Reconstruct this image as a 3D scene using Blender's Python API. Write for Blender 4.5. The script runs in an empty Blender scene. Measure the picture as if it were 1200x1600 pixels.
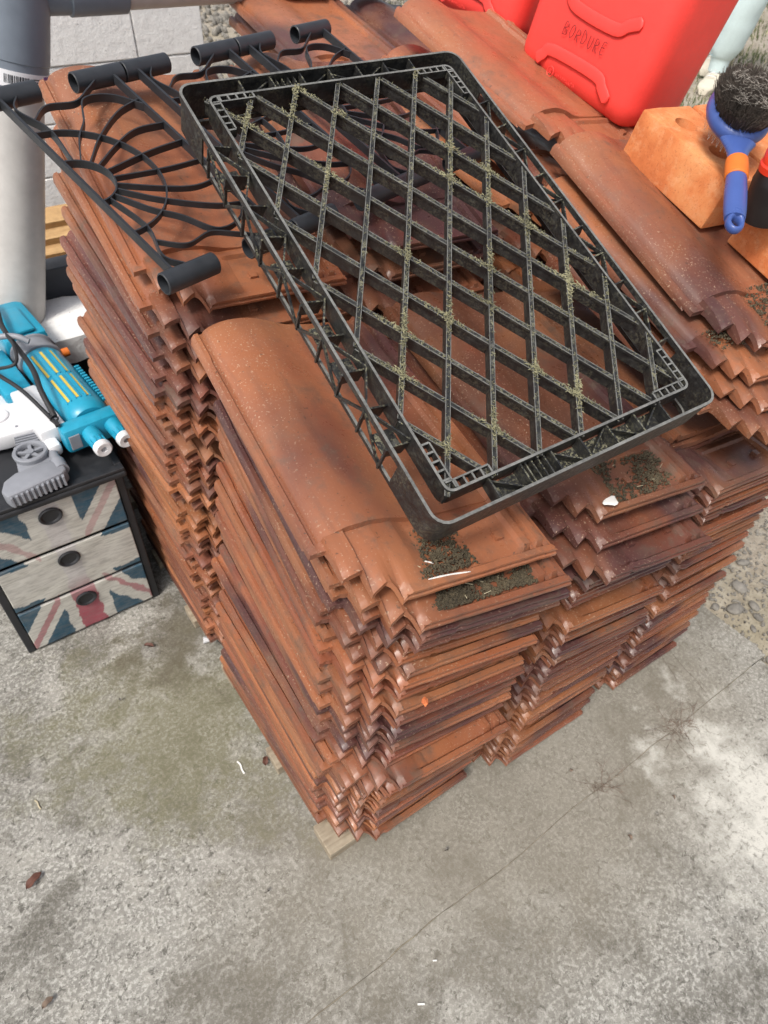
import bpy, bmesh, math, random
from mathutils import Vector, Matrix, Euler, noise
R = math.radians
random.seed(7)
scene = bpy.context.scene
col = scene.collection

# ------------------------------------------------------------------ camera
cam = bpy.data.cameras.new('camera')
cam.sensor_fit = 'VERTICAL'
cam.sensor_height = 32.0
cam.lens = 1065.0 / 1600.0 * 32.0
cam.clip_start = 0.02
cam.clip_end = 400
cam.dof.use_dof = True
cam.dof.focus_distance = 0.92
cam.dof.aperture_fstop = 8.0
cam_o = bpy.data.objects.new('camera', cam)
col.objects.link(cam_o)
right = Vector((0.822, -0.569, 0.039)); down = Vector((-0.381, -0.598, -0.705)); fwd = Vector((0.424, 0.565, -0.708))
m = Matrix((right, -down, -fwd)).transposed().to_4x4()
m.translation = Vector((-0.237, -0.418, 1.5))
cam_o.matrix_world = m
scene.camera = cam_o

# ------------------------------------------------------------------ sky, sun, exposure
SUN_EL, SUN_AZ = 55.0, 204.0      # azimuth of the sun, degrees counter-clockwise from +X
world = bpy.data.worlds.new('World')
scene.world = world
world.use_nodes = True
wn = world.node_tree.nodes; wl = world.node_tree.links
bg = wn['Background']
sky = wn.new('ShaderNodeTexSky')
sky.sky_type = 'NISHITA'
sky.sun_disc = False
sky.sun_elevation = R(SUN_EL)
sky.sun_rotation = R(90.0 - SUN_AZ)
sky.air_density = 1.0
sky.dust_density = 4.0
sky.ozone_density = 1.0
hs = wn.new('ShaderNodeHueSaturation')
hs.inputs['Saturation'].default_value = 0.45
wl.new(sky.outputs[0], hs.inputs['Color'])
wl.new(hs.outputs[0], bg.inputs[0])
bg.inputs[1].default_value = 0.13
sun = bpy.data.lights.new('sun', 'SUN')
sun.energy = 1.9
sun.angle = R(14)
sun.color = (1.0, 0.95, 0.88)
sun_o = bpy.data.objects.new('sun', sun)
col.objects.link(sun_o)
sd = Vector((math.cos(R(SUN_EL)) * math.cos(R(SUN_AZ)), math.cos(R(SUN_EL)) * math.sin(R(SUN_AZ)), math.sin(R(SUN_EL))))
sun_o.rotation_euler = sd.to_track_quat('Z', 'Y').to_euler()
vs = scene.view_settings
vs.view_transform = 'Standard'
vs.look = 'None'
vs.gamma = 1.0
vs.use_curve_mapping = False
vs.exposure = 0.5

# ------------------------------------------------------------------ helpers
def tag(o, label=None, cat=None, group=None, kind=None):
    if label: o['label'] = label
    if cat: o['category'] = cat
    if group: o['group'] = group
    if kind: o['kind'] = kind
    elif cat: o['kind'] = 'thing'
    return o

def link(name, me, mat=None, parent=None):
    if mat is not None and not me.materials:
        me.materials.append(mat)
    o = bpy.data.objects.new(name, me)
    col.objects.link(o)
    if parent: o.parent = parent
    return o

def empty(name, loc=(0, 0, 0), rot=(0, 0, 0)):
    o = bpy.data.objects.new(name, None)
    col.objects.link(o)
    o.location = loc
    o.rotation_euler = rot
    o.empty_display_size = 0.02
    return o

def smooth(me, ang=35):
    for p in me.polygons: p.use_smooth = True
    me.set_sharp_from_angle(angle=R(ang))
    return me

class MB:
    def __init__(s): s.v = []; s.f = []
    def add(s, vs, fs):
        b = len(s.v); s.v += [tuple(v) for v in vs]; s.f += [tuple(b + i for i in f) for f in fs]
    def box(s, a, b, M=None):
        x0, y0, z0 = a; x1, y1, z1 = b
        vs = [(x0, y0, z0), (x1, y0, z0), (x1, y1, z0), (x0, y1, z0), (x0, y0, z1), (x1, y0, z1), (x1, y1, z1), (x0, y1, z1)]
        if M is not None: vs = [M @ Vector(v) for v in vs]
        s.add(vs, [(0, 3, 2, 1), (4, 5, 6, 7), (0, 1, 5, 4), (1, 2, 6, 5), (2, 3, 7, 6), (3, 0, 4, 7)])
        return s
    def bar(s, p, q, w, h, up=(0, 0, 1), top=True):
        """rectangular bar from p to q; p and q lie on the top face's middle line"""
        p, q, up = Vector(p), Vector(q), Vector(up)
        d = (q - p).normalized(); sd_ = d.cross(up).normalized() * (w / 2); u = sd_.cross(d).normalized() * h
        if u.dot(up) < 0: u = -u
        lo = -u if top else -u * .5
        hi = u * 0 if top else u * .5
        vs = [p - sd_ + lo, p + sd_ + lo, p + sd_ + hi, p - sd_ + hi, q - sd_ + lo, q + sd_ + lo, q + sd_ + hi, q - sd_ + hi]
        s.add(vs, [(0, 1, 2, 3), (7, 6, 5, 4), (0, 4, 5, 1), (1, 5, 6, 2), (2, 6, 7, 3), (3, 7, 4, 0)])
        return s
    def loft(s, rings, caps=True, closed=True):
        n = len(rings[0]); vs = [v for r in rings for v in r]; fs = []
        for i in range(len(rings) - 1):
            for j in range(n if closed else n - 1):
                k = (j + 1) % n
                fs.append((i * n + j, i * n + k, (i + 1) * n + k, (i + 1) * n + j))
        if caps:
            fs.append(tuple(reversed(range(n))))
            fs.append(tuple((len(rings) - 1) * n + j for j in range(n)))
        s.add(vs, fs)
        return s
    def tube(s, pts, r, n=8, caps=True):
        pts = [Vector(p) for p in pts]; rs = r if isinstance(r, (list, tuple)) else [r] * len(pts)
        rings = []; prev = None
        for i, p in enumerate(pts):
            d = (pts[min(i + 1, len(pts) - 1)] - pts[max(i - 1, 0)]).normalized()
            if prev is None:
                a = d.orthogonal().normalized()
            else:
                a = (prev - d * prev.dot(d)).normalized()
            prev = a; b = d.cross(a)
            rings.append([p + (a * math.cos(t) + b * math.sin(t)) * rs[i] for t in [2 * math.pi * k / n for k in range(n)]])
        return s.loft(rings, caps)
    def ribbon(s, pts, w, h, z=0.0):
        """flat strip standing on edge: sweep of a w by h rectangle, h along z"""
        pts = [Vector(p) for p in pts]; rings = []
        for i, p in enumerate(pts):
            d = pts[min(i + 1, len(pts) - 1)] - pts[max(i - 1, 0)]; d.z = 0; d.normalize()
            sd_ = Vector((-d.y, d.x, 0)) * (w / 2)
            rings.append([p - sd_ + Vector((0, 0, z)), p + sd_ + Vector((0, 0, z)), p + sd_ + Vector((0, 0, z + h)), p - sd_ + Vector((0, 0, z + h))])
        return s.loft(rings)
    def mesh(s, name):
        me = bpy.data.meshes.new(name); me.from_pydata(s.v, [], s.f); me.update()
        bm = bmesh.new(); bm.from_mesh(me); bmesh.ops.recalc_face_normals(bm, faces=bm.faces); bm.to_mesh(me); bm.free()
        return me
    def build(s, name, mat, parent=None, ang=None, bevel=0):
        me = s.mesh(name)
        if bevel:
            bm = bmesh.new(); bm.from_mesh(me)
            bmesh.ops.bevel(bm, geom=[e for e in bm.edges if e.is_manifold and e.calc_face_angle(0) > R(30)], offset=bevel, segments=2, affect='EDGES', profile=.5)
            bm.to_mesh(me); bm.free()
        if ang: smooth(me, ang)
        return link(name, me, mat, parent)

def lerp(a, b, t): return a + (b - a) * t
def interp(x, P):
    if x <= P[0][0]: return P[0][1]
    for (a, b), (c, d) in zip(P, P[1:]):
        if x <= c: return lerp(b, d, (x - a) / (c - a) if c > a else 1)
    return P[-1][1]
def bez(p, n=12):
    """Catmull-Rom through points"""
    p = [Vector(q) for q in p]; out = []
    q = [p[0] * 2 - p[1]] + p + [p[-1] * 2 - p[-2]]
    for i in range(1, len(q) - 2):
        for k in range(n):
            t = k / n
            out.append(.5 * ((2 * q[i]) + (q[i + 1] - q[i - 1]) * t + (2 * q[i - 1] - 5 * q[i] + 4 * q[i + 1] - q[i + 2]) * t * t + (3 * q[i] - q[i - 1] - 3 * q[i + 1] + q[i + 2]) * t ** 3))
    out.append(p[-1]); return out

# ------------------------------------------------------------------ materials
class NT:
    def __init__(s, name):
        s.m = bpy.data.materials.new(name); s.m.use_nodes = True
        s.t = s.m.node_tree; s.b = s.t.nodes['Principled BSDF']
    def n(s, typ, **kw):
        o = s.t.nodes.new(typ)
        for k, v in kw.items(): setattr(o, k, v)
        return o
    def l(s, a, b): s.t.links.new(a, b)
    def coords(s, kind='Object', rnd=True, scale=(1, 1, 1)):
        tc = s.n('ShaderNodeTexCoord'); src = tc.outputs[kind]
        mp = s.n('ShaderNodeMapping'); mp.inputs['Scale'].default_value = scale
        s.l(src, mp.inputs['Vector'])
        if rnd:
            oi = s.n('ShaderNodeObjectInfo'); ml = s.n('ShaderNodeMath', operation='MULTIPLY'); ml.inputs[1].default_value = 53.0
            s.l(oi.outputs['Random'], ml.inputs[0]); s.l(ml.outputs[0], mp.inputs['Location'])
        return mp.outputs[0]
    def noise(s, vec, scale, detail=4, rough=.6, dist=0.0):
        o = s.n('ShaderNodeTexNoise'); o.inputs['Scale'].default_value = scale; o.inputs['Detail'].default_value = detail
        o.inputs['Roughness'].default_value = rough; o.inputs['Distortion'].default_value = dist
        s.l(vec, o.inputs['Vector']); return o.outputs['Fac']
    def ramp(s, fac, stops, interp_='LINEAR'):
        o = s.n('ShaderNodeValToRGB'); cr = o.color_ramp; cr.interpolation = interp_
        while len(cr.elements) < len(stops): cr.elements.new(.5)
        for e, (p, c) in zip(cr.elements, stops):
            e.position = p; e.color = (c, c, c, 1) if isinstance(c, (int, float)) else (*c, 1)
        s.l(fac, o.inputs[0]); return o.outputs[0]
    def mix(s, fac, a, b, blend='MIX'):
        o = s.n('ShaderNodeMix', data_type='RGBA', blend_type=blend)
        for i, v in ((0, fac), (6, a), (7, b)):
            if isinstance(v, (int, float)): o.inputs[i].default_value = v
            elif isinstance(v, tuple): o.inputs[i].default_value = (*v, 1)
            else: s.l(v, o.inputs[i])
        return o.outputs[2]
    def math(s, op, a, b=None, clamp=False):
        o = s.n('ShaderNodeMath', operation=op); o.use_clamp = clamp
        for i, v in ((0, a), (1, b)):
            if v is None: continue
            if isinstance(v, (int, float)): o.inputs[i].default_value = v
            else: s.l(v, o.inputs[i])
        return o.outputs[0]
    def bump(s, h, strength=.3, dist=.002):
        o = s.n('ShaderNodeBump'); o.inputs['Strength'].default_value = strength; o.inputs['Distance'].default_value = dist
        s.l(h, o.inputs['Height']); s.l(o.outputs[0], s.b.inputs['Normal'])
    def base(s, c):
        if isinstance(c, tuple): s.b.inputs['Base Color'].default_value = (*c, 1)
        else: s.l(c, s.b.inputs['Base Color'])
        return s
    def rough(s, r):
        if isinstance(r, (int, float)): s.b.inputs['Roughness'].default_value = r
        else: s.l(r, s.b.inputs['Roughness'])
        return s

def plain(name, c, rough=.5, var=.25, scale=40, bump=.15, spec=.5):
    t = NT(name); v = t.coords(rnd=True)
    n = t.noise(v, scale, 4); n2 = t.noise(v, scale * .12, 3)
    f = t.mix(.5, n, n2)
    hi = tuple(min(1, x * (1 + var)) for x in c); lo = tuple(x * (1 - var) for x in c)
    t.base(t.ramp(f, [(.3, lo), (.7, hi)]))
    t.rough(t.ramp(n, [(.3, max(0, rough - .08)), (.7, min(1, rough + .1))]))
    t.b.inputs['Specular IOR Level'].default_value = spec
    t.bump(n, bump, .001)
    return t.m

def mat_tile():
    t = NT('terracotta'); v = t.coords(rnd=True); vs_ = t.coords(rnd=True, scale=(1, .4, 1)); vl = t.coords(rnd=True, scale=(1, .12, 1))
    oi = t.n('ShaderNodeObjectInfo')
    basec = t.ramp(oi.outputs['Random'], [(0, (.275, .100, .048)), (.15, (.345, .133, .060)), (.3, (.190, .071, .041)), (.45, (.30, .110, .052)), (.6, (.235, .083, .044)), (.72, (.140, .060, .044)), (.85, (.37, .146, .066)), (1, (.26, .092, .046))])
    basec = t.mix(1.0, basec, oi.outputs['Color'], 'MULTIPLY'); basec = t.mix(1.0, basec, (1.02, .97, .93), 'MULTIPLY')
    n1 = t.noise(vs_, 5.0, 2, .45, .4)
    sh = t.math('MULTIPLY', t.math('SUBTRACT', oi.outputs['Alpha'], .5), .30)
    c = t.mix(t.ramp(t.math('ADD', n1, sh), [(.47, 0), (.66, .92)]), basec, (.070, .031, .032))     # burnt, purple-brown firing
    n2 = t.noise(v, 4, 3, .5)
    c = t.mix(t.ramp(n2, [(.50, 0), (.72, .6)]), c, (.40, .170, .075))           # paler clay
    n3 = t.noise(v, 26, 6, .72); n7 = t.noise(v, 4.5, 4, .6)
    c = t.mix(t.math('MULTIPLY', t.ramp(n3, [(.50, 0), (.64, .7)]), t.ramp(n7, [(.44, .08), (.60, .9)])), c, (.110, .078, .055))         # grime
    n6 = t.noise(vl, 45, 3, .5)
    c = t.mix(t.ramp(n6, [(.56, 0), (.70, .25)]), c, (.085, .050, .04))          # faint run-off
    n4 = t.noise(v, 300, 2, .5)
    c = t.mix(t.math('MULTIPLY', t.ramp(n4, [(.63, 0), (.68, .6)]), t.ramp(n7, [(.38, 1), (.56, .12)])), c, (.55, .39, .27))            # pale specks
    n5 = t.noise(v, 150, 2, .5)
    c = t.mix(t.ramp(n5, [(.69, 0), (.73, .6)]), c, (.05, .038, .03))
    t.base(c)
    t.rough(t.ramp(n3, [(.38, .27), (.66, .60)]))
    bm_ = t.mix(.5, n3, t.noise(v, 300, 3))
    t.bump(bm_, .16, .0015)
    return t.m

def mat_concrete():
    t = NT('concrete'); v = t.coords('Object', False)
    big = t.noise(v, 2.4, 6, .62, .3); mid = t.noise(v, 12, 6, .7, .2); fine = t.noise(v, 120, 5, .72); grit = t.noise(v, 420, 2, .6); fl = t.noise(v, 62, 4, .8, .6)
    blot = t.noise(v, 5.2, 8, .70, .6); vor = t.n('ShaderNodeTexVoronoi'); vor.inputs['Scale'].default_value = 95; t.l(v, vor.inputs['Vector'])
    c = t.ramp(big, [(.3, (.160, .153, .136)), (.5, (.222, .213, .190)), (.7, (.285, .275, .248))])
    c = t.mix(t.ramp(blot, [(.39, .85), (.51, 0)]), c, (.118, .110, .092))
    reg = t.ramp(blot, [(.40, .30), (.58, 1.0)])
    sp = t.math('MULTIPLY', t.ramp(fine, [(.48, 0), (.58, .9)]), reg)
    c = t.mix(sp, c, (.49, .478, .436))                                     # worn pale crust
    sp2 = t.math('MULTIPLY', t.ramp(mid, [(.50, 0), (.62, .5)]), reg)
    c = t.mix(sp2, c, (.40, .382, .338))
    c = t.mix(t.ramp(fl, [(.38, .85), (.44, 0)]), c, (.095, .090, .078))
    pit = t.math('MULTIPLY', t.ramp(vor.outputs['Distance'], [(.10, 1), (.22, 0)]), t.ramp(mid, [(.42, .9), (.55, .1)]))
    c = t.mix(t.math('MULTIPLY', pit, .7), c, (.075, .070, .060))
    c = t.mix(t.ramp(grit, [(.31, .7), (.40, 0)]), c, (.07, .066, .057))
    sep = t.n('ShaderNodeSeparateXYZ'); t.l(v, sep.inputs[0])
    def blob(x, y, r0, r1, wob=.12, sx=1, sy=1):
        dx = t.math('MULTIPLY', t.math('SUBTRACT', sep.outputs[0], x), sx); dy = t.math('MULTIPLY', t.math('SUBTRACT', sep.outputs[1], y), sy)
        d = t.math('SQRT', t.math('ADD', t.math('MULTIPLY', dx, dx), t.math('MULTIPLY', dy, dy)))
        d = t.math('ADD', d, t.math('MULTIPLY', t.math('SUBTRACT', mid, .5), wob * 2.6))
        d = t.math('ADD', d, t.math('MULTIPLY', t.math('SUBTRACT', big, .5), wob * 2.4))
        return t.ramp(d, [(r0, 1.0), (r1, 0.0)])
    # lime-white patch, damp earth-brown film, green algae
    film = t.math('MULTIPLY', blob(.52, -.06, .30, .62, .16, .62, 1.3), .62)
    c = t.mix(film, c, (.225, .200, .155))
    alg = t.math('MULTIPLY', blob(-.14, .46, .10, .36, .34), .6)
    c = t.mix(alg, c, (.17, .160, .088))
    c = t.mix(t.math('MULTIPLY', blob(-.02, .70, .07, .2, .22), .7), c, (.10, .085, .06))
    wp = t.math('MULTIPLY', blob(.86, -.44, .04, .28, .30), t.ramp(fl, [(.36, .35), (.5, .95)]))
    c = t.mix(wp, c, (.58, .565, .51))
    t.base(c); t.rough(.9)
    t.b.inputs['Specular IOR Level'].default_value = .25
    t.bump(t.mix(.5, fine, grit), .6, .003)
    return t.m

def mat_soil():
    t = NT('soil'); v = t.coords('Object', False)
    a = t.noise(v, 1.3, 5); b = t.noise(v, 25, 6, .7); g = t.noise(v, 160, 3)
    c = t.ramp(b, [(.3, (.24, .20, .155)), (.55, (.37, .325, .26)), (.75, (.47, .43, .36))])
    c = t.mix(t.ramp(a, [(.50, 0), (.7, .5)]), c, (.23, .21, .13))
    c = t.mix(t.ramp(g, [(.3, .6), (.45, 0)]), c, (.10, .08, .055))
    t.base(c); t.rough(.95); t.bump(b, .6, .01)
    return t.m

def mat_crate():
    t = NT('black_plastic_mossy'); v = t.coords(rnd=False, kind='Generated'); v = t.coords('Object', False)
    n1 = t.noise(v, 24, 5, .7); n2 = t.noise(v, 260, 3, .7); n3 = t.noise(v, 90, 4, .7)
    c = t.ramp(n3, [(.35, (.009, .009, .010)), (.7, (.030, .030, .029))])
    geo = t.n('ShaderNodeNewGeometry'); tc = t.n('ShaderNodeTexCoord'); sp = t.n('ShaderNodeSeparateXYZ'); t.l(tc.outputs['Normal'], sp.inputs[0])
    upm = t.ramp(sp.outputs[2], [(.2, .25), (.8, 1)])
    ms = t.math('MULTIPLY', t.ramp(n2, [(.50, 0), (.56, 1)]), t.ramp(n1, [(.42, .04), (.57, 1)]))
    ms = t.math('MULTIPLY', ms, upm)
    c = t.mix(t.math('MULTIPLY', ms, .85), c, (.21, .20, .13))
    d = t.math('MULTIPLY', t.ramp(n3, [(.55, 0), (.72, .5)]), upm)
    c = t.mix(d, c, (.16, .16, .145))
    t.base(c); t.rough(t.ramp(n3, [(.3, .30), (.7, .62)])); t.bump(n2, .3, .002)
    return t.m

def mat_attr(name, rough=.55):
    t = NT(name); a = t.n('ShaderNodeVertexColor'); a.layer_name = 'Col'
    v = t.coords(rnd=True); n = t.noise(v, 60, 5, .7); w = t.noise(t.coords(rnd=True, scale=(6, 1, 40)), 6, 4, .6, .5)
    c = t.mix(t.ramp(n, [(.4, 0), (.8, .15)]), a.outputs[0], (.42, .40, .36))
    c = t.mix(t.ramp(w, [(.35, .4), (.55, 0)]), c, (.16, .15, .14))
    t.base(c); t.rough(rough); t.bump(w, .25, .002)
    return t.m

def mat_wall():
    t = NT('white_paint'); v = t.coords('Object', False)
    n = t.noise(v, 30, 6, .7); g = t.noise(v, 4, 4)
    c = t.ramp(n, [(.25, (.74, .73, .71)), (.5, (.84, .83, .81)), (.8, (.88, .87, .85))])
    c = t.mix(t.ramp(t.noise(v, 70, 3, .7), [(.27, .8), (.36, 0)]), c, (.12, .11, .10))
    t.base(c); t.rough(.85); t.bump(n, .6, .006)
    return t.m

def mat_brick():
    t = NT('orange_brick'); v = t.coords(rnd=True)
    n = t.noise(v, 14, 5, .6); f = t.noise(v, 260, 4, .7); s_ = t.noise(t.coords(rnd=True, scale=(1, 1, .15)), 90, 3)
    c = t.ramp(n, [(.3, (.52, .150, .052)), (.5, (.66, .225, .080)), (.7, (.72, .32, .13))])
    c = t.mix(t.ramp(t.noise(v, 45, 5, .7), [(.5, 0), (.7, .5)]), c, (.74, .42, .22))
    c = t.mix(t.ramp(f, [(.34, .45), (.44, 0)]), c, (.36, .095, .04))
    t.base(c); t.rough(.9); t.b.inputs['Specular IOR Level'].default_value = .2
    t.bump(t.mix(.4, f, s_), .5, .003)
    return t.m

def mat_wood(name, a, b):
    t = NT(name); v = t.coords(rnd=True, scale=(1, 12, 12)); n = t.noise(v, 9, 5, .6, .3); f = t.noise(t.coords(rnd=True), 60, 4)
    t.base(t.mix(t.ramp(f, [(.4, 0), (.8, .35)]), t.ramp(n, [(.3, a), (.7, b)]), tuple(x * .4 for x in a))); t.rough(.85); t.bump(n, .3, .002)
    return t.m

M_TILE = mat_tile(); M_CONC = mat_concrete(); M_SOIL = mat_soil(); M_CRATE = mat_crate(); M_WALL = mat_wall(); M_BRICK = mat_brick()
M_WORN = plain('worn_plastic_edge', (.15, .15, .14), .6, .6, 180, .1)
M_IRON = plain('powder_black', (.022, .024, .028), .42, .3, 90, .1)
M_TUBE = plain('tube_black', (.026, .029, .034), .45, .25, 60, .06)
M_RED = plain('red_polyethylene', (.84, .060, .048), .45, .08, 220, .08)
M_REDCAP = plain('red_cap', (.75, .05, .02), .35, .08, 80, .05)
M_MARK = plain('marker_ink', (.24, .012, .014), .6, .3, 200, .0)
M_PVC = plain('grey_pvc', (.50, .48, .455), .45, .14, 30, .1)
M_PVCD = plain('dark_pvc', (.17, .20, .24), .45, .12, 40, .05)
M_STICK = plain('white_label', (.72, .72, .74), .5, .05, 60, 0)
M_INK = plain('print_black', (.03, .03, .035), .6, .1, 60, 0)
M_PURP = plain('print_purple', (.22, .10, .30), .6, .1, 60, 0)
M_CHEST = plain('black_lacquer', (.020, .021, .024), .5, .35, 50, .12)
M_FLAG = mat_attr('faded_print')
M_TEAL = plain('turquoise_plastic', (.016, .29, .44), .35, .15, 50, .04)
M_YEL = plain('yellow_plastic', (.62, .46, .08), .4, .1, 60, .03)
M_GREY = plain('grey_plastic', (.23, .24, .265), .45, .15, 50, .06)
M_WHITE = plain('white_plastic', (.70, .70, .71), .4, .06, 50, .04)
M_ORNG = plain('orange_rubber', (.66, .16, .02), .55, .12, 70, .06)
M_BLUE = plain('blue_plastic', (.055, .10, .31), .32, .10, 20, 0)
M_BRIST = plain('black_bristle', (.085, .068, .055), .7, .8, 500, 0)
M_HAIR = plain('pale_hair', (.42, .38, .33), .6, .2, 200, 0)
M_PIN = plain('steel_pin', (.45, .42, .36), .35, .2, 100, 0)
M_BLACKP = plain('black_bottle', (.016, .014, .014), .38, .3, 50, .05)
M_BATTEN = mat_wood('old_timber', (.24, .19, .13), (.40, .34, .25))
M_PINE = mat_wood('pine', (.42, .25, .11), (.58, .38, .18))
M_CLOTH = plain('mint_fleece', (.58, .70, .70), .9, .08, 120, .2)
M_SHOE = plain('cream_suede', (.58, .53, .43), .85, .1, 90, .15)
M_SKIN = plain('skin', (.55, .34, .25), .55, .1, 60, .05)
M_DARK = plain('dark_board', (.03, .035, .045), .6, .3, 40, .1)
M_STONE = plain('pebble', (.21, .195, .17), .9, .5, 90, .5)
M_LEAF = plain('dead_leaf', (.11, .045, .03), .7, .3, 60, .2)
M_STRAW = plain('straw', (.48, .42, .28), .8, .3, 90, 0)
M_TWIG = plain('dry_twig', (.19, .14, .105), .85, .3, 90, 0)
M_WCHIP = plain('white_chip', (.75, .74, .70), .7, .1, 90, .1)
M_CHIP = plain('clay_chip', (.62, .17, .06), .9, .2, 90, .2)
M_MOSS = plain('moss', (.070, .055, .032), .95, .75, 160, .3)
M_GRASS = plain('grass', (.10, .125, .045), .85, .5, 12, 0)
M_GALV = plain('galvanised', (.45, .47, .49), .4, .12, 40, .05)
M_CORD = plain('black_cord', (.018, .018, .02), .6, .4, 90, .2)
M_LIMEW = M_WCHIP

# ------------------------------------------------------------------ ground, slabs, soil
def sstep(a, b, x):
    t = max(0, min(1, (x - a) / (b - a))); return t * t * (3 - 2 * t)
def ground_z(x, y):
    r = max(sstep(1.75, 2.9, x), sstep(2.35, 3.3, y) if x > .86 else (1 if y > 2.32 else 0))
    if x <= .9 and y < 2.3: r = 0 if x < 1.7 else r
    n = noise.noise(Vector((x * 2.2, y * 2.2, 0))) * .025 + noise.noise(Vector((x * 9, y * 9, 3))) * .010 + noise.noise(Vector((x * 28, y * 28, 5))) * .004
    bump_on = sstep(1.2, 1.3, x) if y < 2.3 else 1
    return -.045 + .545 * r + n * bump_on + (.03 * bump_on)

def make_ground():
    xs = [-150, -60, -20, -8, -4] + [-2 + .25 * i for i in range(11)] + [.9 + .03 * i for i in range(55)] + [2.6 + .12 * i for i in range(30)] + [6.5, 8, 12, 20, 60, 150]
    ys = [-150, -60, -20, -8, -4, -2, -1.2] + [-1 + .03 * i for i in range(70)] + [1.15 + .12 * i for i in range(50)] + [7.4, 8, 9, 10, 12, 16, 25, 60, 150]
    mb = MB(); n = len(ys)
    mb.v = [(x, y, ground_z(x, y)) for x in xs for y in ys]
    mb.f = [(i * n + j, (i + 1) * n + j, (i + 1) * n + j + 1, i * n + j + 1) for i in range(len(xs) - 1) for j in range(n - 1)]
    o = mb.build('ground', M_SOIL, ang=60)
    tag(o, 'bare soil and worn lawn around the slab', kind='structure')
make_ground()

def slab(name, x0, x1, y0, y1, edge, label):
    """concrete slab with slightly ragged edges; edge(x) jitters the joint side"""
    mb = MB()
    n = 220
    def rag(t, s): return noise.noise(Vector((t * 5, 1, 0))) * .008 + noise.noise(Vector((t * 22, 1, 4))) * .003 + noise.noise(Vector((t * 90, s, 9))) * .0012
    P = []
    for i in range(n + 1):
        x = lerp(x0, x1, i / n); P.append((x, y0 + (rag(x, 1) if edge == 'lo' else 0)))
    for i in range(1, n + 1):
        y = lerp(y0, y1, i / n); P.append((x1 + rag(y, 2) * 3 + .02 * noise.noise(Vector((y * 3, 7, 0))), y))
    for i in range(1, n + 1):
        x = lerp(x1, x0, i / n); P.append((x, y1 + (rag(x, 1) if edge == 'hi' else 0)))
    k = len(P)
    mb.add([(x, y, 0) for x, y in P] + [(x, y, -.12) for x, y in P], [tuple(range(k))] + [(i, (i + 1) % k, k + (i + 1) % k, k + i) for i in range(k)])
    o = mb.build(name, M_CONC)
    tag(o, label, kind='structure')
slab('concrete_slab', -4.5, 1.21, -.2, 2.3, 'lo', 'weathered concrete slab under the tile stacks')
slab('concrete_slab', -4.5, 1.19, -5.0, -.2020, 'hi', 'concrete slab in front of the joint, with a lime-white patch')

o = MB().box((-4.4, -.216, -.05), (1.15, -.188, -.0035)).build('joint_filler', M_SOIL); tag(o, 'silt in the joint between the slabs', kind='structure')
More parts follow.
